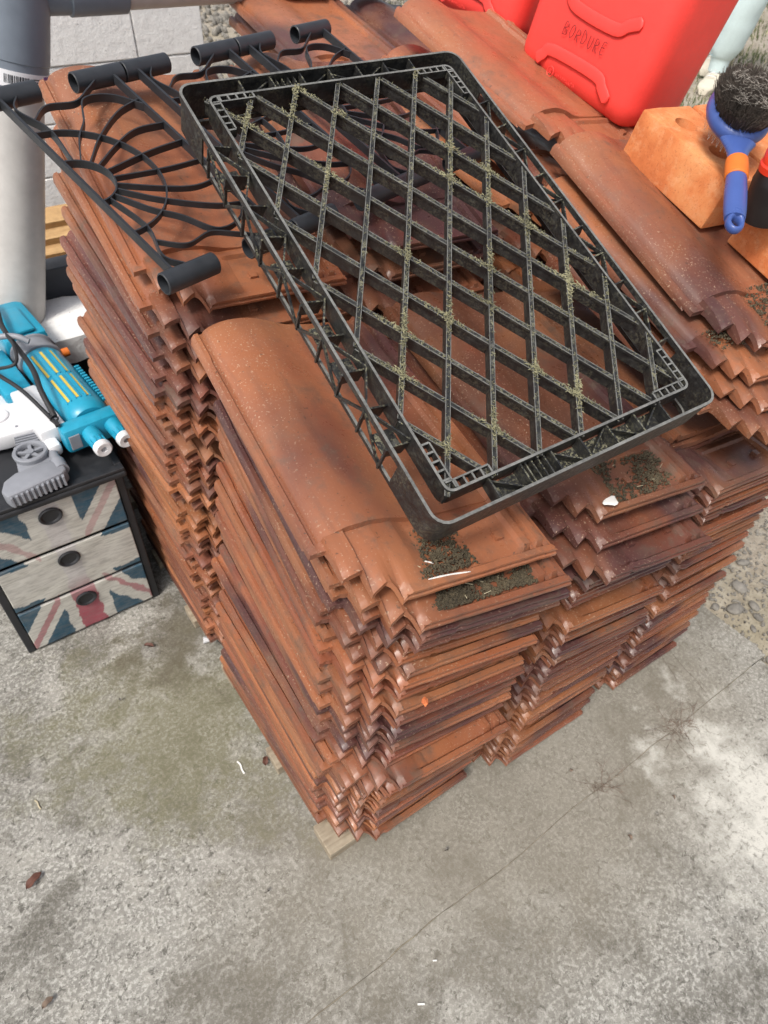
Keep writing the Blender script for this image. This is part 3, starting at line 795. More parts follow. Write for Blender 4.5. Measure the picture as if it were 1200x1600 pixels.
# ------------------------------------------------------------------ grooming brush
def make_brush():
    tail, head = Vector((.800, .118, 1.088)), Vector((1.000, .292, 1.180))
    d = (head - tail).normalized(); zc = Vector((-.30, -.42, .85)); xax = d.cross(zc).normalized(); zax = xax.cross(d).normalized()
    Mx = Matrix((xax, d, zax)).transposed().to_4x4(); Mx.translation = tail
    root = empty('brush'); root.matrix_world = Mx
    tag(root, 'blue double-sided grooming brush with black bristles and an orange grip, on the bricks', 'brush')
    LT = (head - tail).length
    def ell(y, a, b, z=0, n=20): return [(a * math.cos(2 * math.pi * k / n), y, z + b * math.sin(2 * math.pi * k / n)) for k in range(n)]
    HP = [(0, .004, .004), (.003, .0075, .007), (.006, .010, .009), (.012, .0125, .0108), (.02, .0145, .012), (.035, .0165, .013), (.05, .0175, .0135), (.09, .0175, .014), (.128, .0155, .013)]
    hys = [.0275, .030, .035, .042, .05, .06, .07, .08, .09, .10, .11, .12, .128]
    hm = MB(); hm.loft([ell(y, interp(y, [(q[0], q[1]) for q in HP]), interp(y, [(q[0], q[2]) for q in HP]), 0, 36) for y in hys])
    hm.build('handle', M_BLUE, root, ang=60)
    em = MB(); N = 40; rings = []
    for k in range(N):
        th = 2 * math.pi * k / N; c_ = Vector((.0100 * math.cos(th), .0180 + .0140 * math.sin(th), 0)); od = Vector((math.cos(th), 1.0 * math.sin(th), 0)); rr_ = .0043 + .0012 * max(0, math.sin(th))
        rings.append([c_ + od * rr_ * math.cos(2 * math.pi * j / 14) + Vector((0, 0, (.0070 + .0040 * max(0, math.sin(th))) * math.sin(2 * math.pi * j / 14))) for j in range(14)])
    rings.append(rings[0]); em.loft(rings, caps=False); em.build('hanging_eyelet', M_BLUE, root, ang=60)
    gm = MB(); gm.loft([ell(y, a, b) for y, a, b in ((.122, .0165, .0142), (.124, .0185, .0160), (.150, .0185, .0158), (.164, .0175, .0150), (.166, .0150, .0125))]); gm.build('grip', M_ORNG, root, ang=40)
    nm = MB(); nm.loft([ell(y, a, b) for y, a, b in ((.160, .0150, .012), (.175, .0155, .012), (.192, .020, .011), (.212, .030, .010))]); nm.build('neck', M_BLUE, root, ang=60)
    hc = LT + .005; ha, hb = .055, .074
    hd = MB(); rings = []
    for k in range(9):
        a = -math.pi / 2 + math.pi * k / 8
        rings.append([((ha - .010 + .010 * math.cos(a)) * math.cos(2 * math.pi * j / 36), hc + (hb - .010 + .010 * math.cos(a)) * math.sin(2 * math.pi * j / 36), .0135 * math.sin(a)) for j in range(36)])
    hd.loft(rings); hd.build('head', M_BLUE, root, ang=50)
    rn = random.Random(8); bm_ = MB(); pm = MB(); hm_ = MB()
    for k in range(3600):
        r = math.sqrt(rn.random()); a = rn.uniform(0, 2 * math.pi)
        x, y = r * (ha - .007) * math.cos(a), hc + r * (hb - .007) * math.sin(a)
        L_ = rn.uniform(.026, .036) - r * r * .008; t = Vector((x * .22 + rn.uniform(-.004, .004), (y - hc) * .22 + rn.uniform(-.004, .004), L_))
        b = Vector((x, y, .012)); s_ = .0008
        bm_.add([b + Vector((s_, 0, 0)), b + Vector((-s_ / 2, s_, 0)), b + Vector((-s_ / 2, -s_, 0)), b + t + Vector((s_ * .6, 0, 0)), b + t + Vector((-s_ * .3, s_ * .5, 0)), b + t + Vector((-s_ * .3, -s_ * .5, 0))], [(0, 1, 4, 3), (1, 2, 5, 4), (2, 0, 3, 5), (3, 4, 5)])
    tag(bm_.build('bristles', M_BRIST, root), kind='stuff')
    for k in range(90):
        x, y = rn.uniform(-ha * .7, ha * .7), hc + rn.uniform(-hb * .7, hb * .7); q = Vector((x, y, .044 + rn.uniform(-.004, .004))); pts = [q]
        for _ in range(5): pts.append(pts[-1] + Vector((rn.uniform(-.009, .009), rn.uniform(-.009, .009), rn.uniform(-.003, .003))))
        hm_.tube(bez(pts, 4), .00014, 3)
    tag(hm_.build('shed_hair', M_HAIR, root), kind='stuff')
    for i in range(-6, 7):
        for j in range(-8, 9):
            x, y = i * .0068, j * .0072
            if (x / (ha - .012)) ** 2 + (y / (hb - .012)) ** 2 > 1: continue
            pm.tube([(x, hc + y, -.012), (x * 1.1, hc + y * 1.1, -.029)], .0005, 4)
    tag(pm.build('wire_pins', M_PIN, root), kind='stuff')
make_brush()

# ------------------------------------------------------------------ black bottle with red cap
root = empty('bottle', (.968, .165, 1.058), (R(2), R(-11), 0)); tag(root, 'black plastic bottle with a red cap at the right edge, beside the brush', 'bottle')
def lathe(prof, n=28): 
    return [[(r * math.cos(2 * math.pi * k / n), r * math.sin(2 * math.pi * k / n), z) for k in range(n)] for r, z in prof]
MB().loft(lathe([(.030, 0), (.036, .004), (.037, .012), (.037, .066), (.0355, .070), (.034, .078), (.031, .086)])).build('body', M_BLACKP, root, ang=40)
MB().loft(lathe([(.0335, .084), (.0335, .094), (.031, .097), (.030, .112), (.027, .117), (.018, .119)])).build('cap', M_REDCAP, root, ang=35)

# ------------------------------------------------------------------ chest of drawers
def make_chest():
    x0, x1, yf, yb, H = -.378, -.036, .840, 1.385, .462
    root = empty('drawer_chest', (x0, yf, 0)); tag(root, 'small black chest of three drawers printed with a faded flag', 'chest')
    W_, D = x1 - x0, yb - yf; t = .018
    for x in (0, W_ - t): MB().box((x, .004, 0), (x + t, D, H - .0165)).build('side_panel', M_CHEST, root, bevel=.003)
    MB().box((t + .0005, D - .012, .02), (W_ - t - .0005, D - .002, H - .0165)).build('back_panel', M_CHEST, root)
    MB().box((-.008, -.012, H - .016), (W_ + .008, D + .006, H)).build('top', M_CHEST, root, bevel=.005)
    mb = MB(); mb.box((-.006, -.010, H + .0005), (W_ + .006, .010, H + .009)); mb.box((-.006, .0105, H + .0005), (.010, D + .004, H + .009)); mb.box((W_ - .010, .0105, H + .0005), (W_ + .006, D + .004, H + .009)); mb.build('top_lip', M_CHEST, root, bevel=.002)
    for z in (.147, .293): MB().box((t + .0005, .006, z - .005), (W_ - t - .0005, .3, z + .005)).build('divider', M_CHEST, root)
    def flag(u, v):       # u, v in -1..1 over the whole front
        cw, cr = (.54, .525, .47), (.34, .075, .10); bl = (.018, .072, .115)
        fade = sstep(-.55, -.1, v)
        red = tuple(lerp(a, b, .92 * fade) for a, b in zip(cr, (.52, .52, .50)))
        U, V = u * 1.25, v
        if abs(U) < .21 or abs(V) < .12: return red if (abs(U) < .21 and v < -.3) or abs(U) < .16 else (tuple(lerp(a, b, .85) for a, b in zip(red, cw)))
        if abs(U) < .40 or abs(V) < .25: return cw
        d1 = abs(abs(v) * 1.25 - abs(U)) / 1.414
        if d1 < .085: return tuple(lerp(a, b, .25 + .3 * fade) for a, b in zip(cr, cw)) if (abs(v) * 1.25 - abs(U)) * (1 if u * v > 0 else -1) > -.03 else cw
        if d1 < .19: return cw
        return bl
    for i in range(3):
        za, zb = .010 + .150 * i, .010 + .150 * i + .138
        if i == 2: zb = H - .022
        nx, nz = 120, 48; me = bpy.data.meshes.new('drawer_front'); vs_ = []; cs = []; fs = []
        for a in range(nx + 1):
            for b in range(nz + 1):
                x = lerp(t + .002, W_ - t - .002, a / nx); z = lerp(za, zb, b / nz)
                vs_.append((x, noise.noise(Vector((x * 22, z * 30, i))) * .0014, z))
                wob = noise.noise(Vector((x * 30, z * 40, 4))) * .035
                cs.append(flag((x / W_ - .5) * 2 + wob, (z / H - .5) * 2 + wob))
        for a in range(nx):
            for b in range(nz): k = a * (nz + 1) + b; fs.append((k, k + nz + 1, k + nz + 2, k + 1))
        me.from_pydata(vs_, [], fs); ca = me.color_attributes.new('Col', 'FLOAT_COLOR', 'POINT')
        for k, c_ in enumerate(cs): ca.data[k].color = (*c_, 1)
        for p in me.polygons: p.use_smooth = True
        bm = bmesh.new(); bm.from_mesh(me)
        be = [e for e in bm.edges if e.is_boundary]; r_ = bmesh.ops.extrude_edge_only(bm, edges=be)
        for g in r_['geom']:
            if isinstance(g, bmesh.types.BMVert): g.co.y = .03
        bmesh.ops.recalc_face_normals(bm, faces=bm.faces); bm.to_mesh(me); bm.free()
        dr = link('drawer', me, M_FLAG, root)
        cx, cz = W_ / 2, zb - .034; n = 32; rings = []
        for r, y in ((.0225, -.001), (.0225, -.004), (.020, -.0060), (.0170, -.0048), (.015, -.0024), (.008, -.0018), (.0002, -.0018)):
            rings.append([(cx + r * 1.12 * math.cos(2 * math.pi * k / n), y, cz + r * math.sin(2 * math.pi * k / n)) for k in range(n)])
        MB().loft(rings, caps=False).build('finger_hole', M_CHEST, dr, ang=40)
make_chest()

# ------------------------------------------------------------------ toy blasters on the chest
def toy_blue():
    a, b = Vector((-.030, .850, .525)), Vector((-.088, 1.46, .540))
    d = (b - a).normalized(); xax = d.cross(Vector((0, 0, 1))).normalized(); zax = xax.cross(d)
    Mx = Matrix((xax, d, zax)).transposed().to_4x4(); Mx.translation = a
    root = empty('toy_blaster'); root.matrix_world = Mx
    tag(root, 'turquoise toy blaster with yellow slots and two white-tipped nozzles on the chest', 'toy blaster')
    for x in (-.026, .026):
        mb = MB(); n = 20
        rings = [[(x + r * math.cos(2 * math.pi * k / n), y, -.004 + r * math.sin(2 * math.pi * k / n)) for k in range(n)] for r, y in ((.0165, .016), (.0165, .036), (.019, .040), (.0195, .085))]
        nz = mb.loft(rings).build('nozzle', M_TEAL, root, ang=35)
        rib = MB()
        for k in range(10):
            aa = 2 * math.pi * k / 10; rib.bar((x + .0172 * math.cos(aa), .018, -.004 + .0172 * math.sin(aa)), (x + .0172 * math.cos(aa), .036, -.004 + .0172 * math.sin(aa)), .003, .0025, up=(math.cos(aa), 0, math.sin(aa)), top=False)
        rib.build('ribs', M_TEAL, nz)
        mb = MB(); rings = [[(x + r * math.cos(2 * math.pi * k / n), y, -.004 + r * math.sin(2 * math.pi * k / n)) for k in range(n)] for r, y in ((.0002, .012), (.007, .012), (.007, .0), (.016, -.001), (.0192, .002), (.0195, .014), (.0175, .0155))]
        mb.loft(rings, caps=False).build('nozzle_tip', M_WHITE, nz, ang=35)
    MB().box((-.082, .070, -.040), (.062, .112, .022)).build('muzzle_block', M_TEAL, root, bevel=.009, ang=40)
    MB().box((-.074, .066, -.028), (-.050, .0695, .008)).build('side_light', M_GREY, root, bevel=.001)
    mb = MB(); mb.tube([(.056, .078, .018), (.056, .098, .024)], .009, 14); mb.build('sling_ring', M_TEAL, root, ang=50)
    # barrel shroud, half-round with ribs
    n = 24; mb = MB(); rings = []
    for y, r in ((.1125, .040), (.122, .048), (.14, .050), (.39, .050), (.40, .046)):
        rings.append([(r * 1.0 * math.cos(2 * math.pi * k / n) - .006, y, r * .86 * math.sin(2 * math.pi * k / n) - .006) for k in range(n)])
    mb.loft(rings).build('barrel_shroud', M_TEAL, root, ang=40)
    for y0, y1 in ((.155, .255), (.27, .375)):
        for ang in (118, 92, 66):
            r = .0502; aa = R(ang); p = Vector((r * math.cos(aa) - .006, 0, r * .86 * math.sin(aa) - .006)); up = Vector((math.cos(aa), 0, math.sin(aa)))
            MB().bar(p + Vector((0, y0, 0)) + up * .0006, p + Vector((0, y1, 0)) + up * .0006, .006, .004, up=up).build('yellow_slot', M_YEL, root)
            for dx in (-.0052, .0052):
                sdv = Vector((-math.sin(aa), 0, math.cos(aa))) * dx
                MB().bar(p + sdv + Vector((0, y0 - .004, 0)) + up * .002, p + sdv + Vector((0, y1 + .004, 0)) + up * .002, .0026, .006, up=up).build('slot_frame', M_TEAL, root)
    for k in range(14):
        MB().box((.040, .145 + k * .012, .004), (.052, .151 + k * .012, .016)).build('rail_tooth', M_TEAL, root, bevel=.001)
    mb = MB(); rings = []
    for y, r in ((.402, .052), (.405, .055), (.412, .055), (.415, .050), (.45, .050), (.453, .055), (.46, .055), (.463, .050)):
        rings.append([(r * math.cos(2 * math.pi * k / n) - .006, y, r * .86 * math.sin(2 * math.pi * k / n) - .006) for k in range(n)])
    mb.loft(rings).build('collar', M_GREY, root, ang=35)
    MB().box((-.062, .466, -.045), (.046, .66, .036)).build('receiver', M_TEAL, root, bevel=.014, ang=40)
    MB().box((-.050, .474, .0365), (.020, .60, .046)).build('receiver_ridge', M_TEAL, root, bevel=.004, ang=40)
    MB().tube([(.046, .40, .0), (.062, .40, .0)], .011, 14).build('button', M_ORNG, root, ang=40)
    mb = MB(); mb.box((-.118, .115, -.034), (-.058, .30, .010)); mb.build('white_side_plate', M_WHITE, root, bevel=.006, ang=40)
    MB().box((-.118, .085, -.044), (-.088, .150, -.012)).build('white_grip', M_WHITE, root, bevel=.009, ang=40)
    MB().box((-.130, .30, -.03), (-.064, .50, .005)).build('side_housing', M_TEAL, root, bevel=.010, ang=40)
toy_blue()

def toy_grey():
    root = empty('toy_blaster', (-.205, .852, .4725), (0, 0, R(-7)))
    tag(root, 'white and grey toy blaster with a spoked wheel and ribbed butt, beside the turquoise one', 'toy blaster')
    mb = MB(); rings = []
    prof = [(-.068, -.014), (-.058, -.036), (-.030, -.030), (.030, -.012), (.052, -.006), (.064, .006), (.060, .030), (.035, .048), (-.035, .036), (-.060, .016)]
    mb.loft([[(x, y, z) for x, y in prof] for z in (0, .034)]); mb.build('butt_plate', M_GREY, root, bevel=.005, ang=40)
    for k in range(11):
        x = -.052 + k * .0105; y = -.034 + .025 * (k / 10)
        MB().box((x - .003, y - .006, .004), (x + .003, y + .004, .030)).build('butt_rib', M_GREY, root, bevel=.0015)
    MB().box((-.030, .034, .002), (.040, .140, .026)).build('stock', M_GREY, root, bevel=.006, ang=40)
    for k in range(6): MB().box((-.022, .128 + k * .009, .0265), (.026, .132 + k * .009, .030)).build('stock_rib', M_GREY, root)
    wx, wy = .004, .092; n = 32; mb = MB(); rings = []
    for r, z in ((.036, .0262), (.037, .036), (.035, .039), (.029, .039), (.027, .036), (.027, .0275)):
        rings.append([(wx + r * math.cos(2 * math.pi * k / n), wy + r * math.sin(2 * math.pi * k / n), z) for k in range(n)])
    w_ = mb.loft(rings, caps=False).build('wheel', M_GREY, root, ang=35)
    for k in range(5):
        a = 2 * math.pi * k / 5 + .3; MB().bar((wx, wy, .035), (wx + .028 * math.cos(a), wy + .028 * math.sin(a), .035), .0075, .006).build('wheel_spoke', M_GREY, w_)
    MB().tube([(wx, wy, .028), (wx, wy, .0375)], .008, 14).build('hub', M_GREY, w_, ang=40)
    mb = MB(); mb.tube([(.052, .035, .022), (.030, .19, .026)], .011, 14); mb.build('stock_tube', M_GREY, root, ang=50)
    mb = MB(); mb.tube([(.055, .018, .022), (.050, .050, .022)], .015, 14); mb.build('tube_clamp', M_GREY, root, ang=50)
    pr = [(-.150, .170), (-.040, .165), (.040, .175), (.062, .215), (.050, .262), (.010, .275), (-.010, .33), (-.150, .36)]
    MB().loft([[(x, y, z) for x, y in pr] for z in (.002, .040)]).build('body', M_WHITE, root, bevel=.006, ang=40)
    n = 24
    for r, x, y in ((.030, -.050, .245),):
        rings = [[(x + q * math.cos(2 * math.pi * k / n), y + q * math.sin(2 * math.pi * k / n), z) for k in range(n)] for q, z in ((r, .0402), (r, .044), (r - .004, .046), (r - .006, .044), (r - .007, .043))]
        MB().loft(rings).build('round_boss', M_WHITE, root, ang=35)
    MB().box((-.150, .275, .0405), (-.045, .335, .052)).build('top_rail', M_GREY, root, bevel=.004, ang=40)
    for k in range(7): MB().box((-.143 + k * .014, .272, .0525), (-.136 + k * .014, .338, .056)).build('rail_rib', M_GREY, root)
    for (x, y) in ((.030, .225), (-.010, .19), (-.10, .20), (.02, .255)): MB().tube([(x, y, .0395), (x, y, .0415)], .0035, 10).build('screw', M_GREY, root)
toy_grey()

def cord(name, pts, r, label, cat='cord', mat=M_CORD, hook=False):
    o = MB().tube(bez(pts, 8), r, 8).build(name, mat, ang=60); tag(o, label, cat); return o
cord('strap_cord', [(-.20, 1.62, .60), (-.12, 1.46, .605), (-.125, 1.30, .610), (-.112, 1.12, .60), (-.118, 1.03, .590), (-.116, .965, .560)], .0062, 'thick black cord hanging down over the toys to a small clip')
cord('strap_cord', [(-.26, 1.40, .57), (-.22, 1.27, .585), (-.185, 1.17, .580), (-.15, 1.07, .575), (-.119, .955, .548)], .0048, 'thinner black cord crossing the white toy towards the clip')
cord('strap_cord', [(-.25, 1.50, .60), (-.19, 1.30, .613), (-.115, 1.24, .618), (-.088, 1.22, .606)], .0075, 'short grey sleeved cord lying across the turquoise toy', mat=M_GREY)
cord('strap_cord', [(-.185, 1.16, .594), (-.140, 1.13, .612), (-.125, 1.19, .622), (-.128, 1.26, .622)], .004, 'small black loop of cord on the toys')
root = empty('clip', (-.119, .962, .556)); tag(root, 'small black clip at the end of the cords', 'clip')
for dy in (0, .017):
    mb = MB(); mb.tube([(.008 * math.cos(2 * math.pi * k / 16), dy + .0085 * math.sin(2 * math.pi * k / 16), .0) for k in range(17)], .0022, 6, caps=False); mb.build('ring', M_CORD, root, ang=60)
MB().box((-.005, -.028, -.004), (.005, -.010, .003)).build('tongue', M_CORD, root, bevel=.001)

# ------------------------------------------------------------------ pipes, wall, yard behind
root = empty('drain_pipe', (-.062, 1.56, .505)); tag(root, 'grey plastic drain pipe with a dark tee joint at the upper left', 'pipe')
def P(x, y, z): return Vector((x + .062, y - 1.56, z - .505))
axis0, axis1 = P(-.062, 1.56, .505), P(.126, 1.56, 1.135)
def ringtube(pts, rs, n=36):
    return MB().tube(pts, rs, n)
ringtube([axis0, lerp(axis0, axis1, .9)], .071).build('pipe_run', M_PVC, root, ang=50)
sl = lambda t: lerp(axis0, axis1, t)
ringtube([sl(.842), sl(.846), sl(.855), sl(.945), sl(.948), sl(.955), sl(1.05), sl(1.3)], [.074, .080, .0815, .0815, .0835, .0835, .0835, .0835]).build('tee', M_PVCD, root, ang=40)
c0 = P(.145, 1.56, 1.222)
ringtube([c0, P(.27, 1.56, 1.218), P(.272, 1.56, 1.218), P(.40, 1.56, 1.217), P(.403, 1.56, 1.217)], [.050, .050, .054, .054, .050]).build('side_socket', M_PVCD, root, ang=40)
ringtube([P(.39, 1.56, 1.217), P(1.6, 1.56, 1.214)], .047).build('cross_run', M_PVC, root, ang=50)
# barcode sticker wrapped round the tee
def wrap(t0, t1, a0, a1, r, name, mat, par):
    d = (axis1 - axis0).normalized(); e1 = Vector((0, -1, 0)); e2 = d.cross(e1).normalized(); e1 = e2.cross(d)
    mb = MB(); n = 14; vs_ = []
    for k in range(n + 1):
        a = R(lerp(a0, a1, k / n)); q = (e1 * math.cos(a) + e2 * math.sin(a))
        for t in (t0, t1):
            for rr_ in (r, r - .001): vs_.append(sl(t) + q * rr_)
    fs = []
    for k in range(n):
        b = k * 4; fs += [(b, b + 4, b + 6, b + 2), (b + 1, b + 3, b + 7, b + 5), (b, b + 1, b + 5, b + 4), (b + 2, b + 6, b + 7, b + 3)]
    fs += [(0, 2, 3, 1), (n * 4, n * 4 + 1, n * 4 + 3, n * 4 + 2)]
    mb.add(vs_, fs); return mb.build(name, mat, par, ang=60)
sgn = 1
stk = wrap(.872, .922, -75, 62, .0826, 'sticker', M_STICK, root)
rn = random.Random(2); a = -22.0
while a < 14:
    w_ = rn.choice((.8, .8, 1.6, 2.4)); wrap(.884, .910, a, a + w_, .0830, 'barcode_bar', M_INK, stk); a += w_ + rn.choice((.9, 1.4))
for k in range(4): wrap(.882 + .008 * k, .885 + .008 * k, 20, 36, .0830, 'text_line', M_INK, stk)
wrap(.876, .918, 42, 56, .0830, 'purple_stripe', M_PURP, stk)

# white painted block wall: each block is a piece
root = empty('white_wall', (0, 2.2, 0)); tag(root, 'low white painted block wall behind the pipes', 'wall')
bh, bw = .155, .42
for r_ in range(7):
    x = -1.9 + (r_ % 2) * bw / 2; z = .002 + r_ * bh
    if z > 1.05: break
    while x < .853:
        xe = min(x + bw, .853 + random.uniform(-.004, .004))
        if xe - x > .05:
            bm = bmesh.new(); bmesh.ops.create_cube(bm, size=1)
            for v in bm.verts: v.co = Vector((lerp(x + .0014, xe - .0014, v.co.x + .5), lerp(0, .16, v.co.y + .5) + random.uniform(-.002, .002), lerp(z + .0014, z + bh - .0014, v.co.z + .5)))
            bmesh.ops.bevel(bm, geom=list(bm.edges), offset=.0035, segments=2, affect='EDGES')
            me = bpy.data.meshes.new('wall_block'); bm.to_mesh(me); bm.free(); smooth(me, 50); link('wall_block', me, M_WALL, root)
        x += bw
MB().box((-1.9, .012, .0), (.846, .148, 1.080)).build('mortar', M_WALL, root)

# whitewashed ledge the pipe stands on
bm = bmesh.new(); bmesh.ops.create_cube(bm, size=1); bmesh.ops.subdivide_edges(bm, edges=list(bm.edges), cuts=14, use_grid_fill=True)
for v in bm.verts:
    v.co = Vector(((v.co.x) * .75, (v.co.y) * .24, (v.co.z) * .07))
    q = v.co * 14; v.co += Vector((noise.noise(q), noise.noise(q + Vector((5, 0, 0))), noise.noise(q + Vector((0, 7, 0))))) * .014
    q = v.co * 60; v.co.z += noise.noise(q) * .004
me = bpy.data.meshes.new('stone_ledge'); bm.to_mesh(me); bm.free(); smooth(me, 60)
o = link('stone_ledge', me, M_WALL); o.location = (.10, 1.50, .462); tag(o, 'rough whitewashed stone ledge under the grey pipe', 'ledge')
o = MB().box((-.26, 1.42, .0), (.46, 1.60, .424)).build('dark_cupboard', M_DARK, bevel=.004); tag(o, 'dark blue-black box carrying the whitewashed ledge', 'box')
o = MB().box((-.03, 1.625, 0), (.50, 1.70, .58)).build('dark_board', M_DARK, bevel=.003); tag(o, 'dark board standing behind the whitewashed ledge', 'board')
for k in range(5):
    o = MB().box((0, 0, 0), (1.1, .07, .028)).build('timber_plank', M_PINE, bevel=.002)
    o.location = (-.05 + random.uniform(-.02, .02), 1.86 + .030 * k, .40 + .036 * (k % 5)); o.rotation_euler = (R(20), 0, R(random.uniform(-2, 2)))
    tag(o, ('lowest', 'second lowest', 'middle', 'second highest', 'highest')[k] + ' of the new pine planks between the pipe and the tiles', 'plank', 'pine planks by the wall')
o = MB().box((-.05, 1.83, 0), (1.05, 2.12, .395)).build('dark_crate', M_DARK, bevel=.004); tag(o, 'dark crate under the pine planks', 'crate')
o = MB().tube([(2.36, 5.0, .4), (2.36, 5.0, 1.6)], .035, 16).build('metal_post', M_GALV, ang=50); tag(o, 'thin grey metal post standing in the gravel', 'post')

def ico():
    bm = bmesh.new(); bmesh.ops.create_icosphere(bm, subdivisions=1, radius=1); v = [p.co.copy() for p in bm.verts]; f = [tuple(q.index for q in p.verts) for p in bm.faces]; bm.free(); return v, f
IV, IF = ico()
def stones(name, n, area, rs, mat, label, seed, zf=ground_z, kind='stuff'):
    rn = random.Random(seed); mb = MB()
    for _ in range(n):
        x, y = rn.uniform(*area[0]), rn.uniform(*area[1]); r = rn.uniform(*rs); E_ = Euler((rn.uniform(0, 6), rn.uniform(0, 6), rn.uniform(0, 6))).to_matrix(); sc = Vector((1, rn.uniform(.6, 1), rn.uniform(.45, .8)))
        mb.add([Vector((x, y, zf(x, y) + r * .35)) + (E_ @ Vector((v.x * sc.x, v.y * sc.y, v.z * sc.z))) * r * rn.uniform(.88, 1.1) for v in IV], IF)
    o = mb.build(name, mat, ang=50); return tag(o, label, 'gravel', kind=kind)
stones('gravel', 5200, ((1.0, 4.4), (3.2, 9.5)), (.014, .034), M_STONE, 'grey gravel in the yard beyond the white wall', 4)
stones('gravel', 3600, ((1.215, 1.8), (-.5, .5)), (.0015, .0075), M_STONE, 'fine grit on the soil beside the slab', 5)
rn = random.Random(6)
for k, (x, y, r) in enumerate([(1.36, -.02, .020), (1.40, .06, .014), (1.29, -.06, .022), (1.31, -.115, .013), (1.335, -.085, .016), (1.27, -.13, .010), (1.44, -.05, .012), (1.38, -.11, .010), (1.26, -.02, .012), (1.45, .03, .017), (1.30, .03, .012), (1.235, -.21, .012), (1.25, -.25, .009), (1.33, -.17, .014), (1.42, .12, .012)]):
    mb = MB(); E_ = Euler((0, 0, rn.uniform(0, 6))).to_matrix(); sc = (1.25, rn.uniform(.7, .95), rn.uniform(.4, .6))
    bm = bmesh.new(); bmesh.ops.create_icosphere(bm, subdivisions=2, radius=1)
    for v in bm.verts: v.co = (E_ @ Vector((v.co.x * sc[0], v.co.y * sc[1], v.co.z * sc[2]))) * r * (1 + .12 * noise.noise(v.co * 1.1 + Vector((k * 3.7, 0, 0))))
    me = bpy.data.meshes.new('stone'); bm.to_mesh(me); bm.free(); smooth(me, 60)
    o = link('stone', me, M_STONE); o.location = (x, y, ground_z(x, y) + r * .25)
    tag(o, 'small grey stone lying in the soil beside the slab edge', 'stone', 'stones beside the slab')

def blades(name, n, area, hgt, mat, label, seed, dens=None):
    rn = random.Random(seed); mb = MB()
    for _ in range(n):
        x, y = rn.uniform(*area[0]), rn.uniform(*area[1])
        if noise.noise(Vector((x * 1.7, y * 1.7, 8))) < rn.uniform(-.5, .35): continue
        a = rn.uniform(0, 6.28); h = rn.uniform(*hgt); w = rn.uniform(.002, .005); z = ground_z(x, y) - .004
        d = Vector((math.cos(a), math.sin(a), 0)); s_ = Vector((-d.y, d.x, 0)) * w; b = Vector((x, y, z)); l = d * h * rn.uniform(.2, .9)
        mb.add([b - s_, b + s_, b + l * .4 + Vector((0, 0, h * .7)) + s_ * .6, b + l * .4 + Vector((0, 0, h * .7)) - s_ * .6, b + l + Vector((0, 0, h))], [(0, 1, 2, 3), (3, 2, 4)])
    return tag(mb.build(name, mat), label, 'grass', kind='stuff')
blades('grass', 26000, ((2.2, 7.0), (.4, 5.0)), (.015, .055), M_GRASS, 'short worn grass on the bank behind the fuel cans', 9)
blades('dry_grass', 9000, ((2.2, 7.0), (.4, 5.0)), (.01, .04), M_STRAW, 'dry straw-coloured blades in the worn lawn', 10)

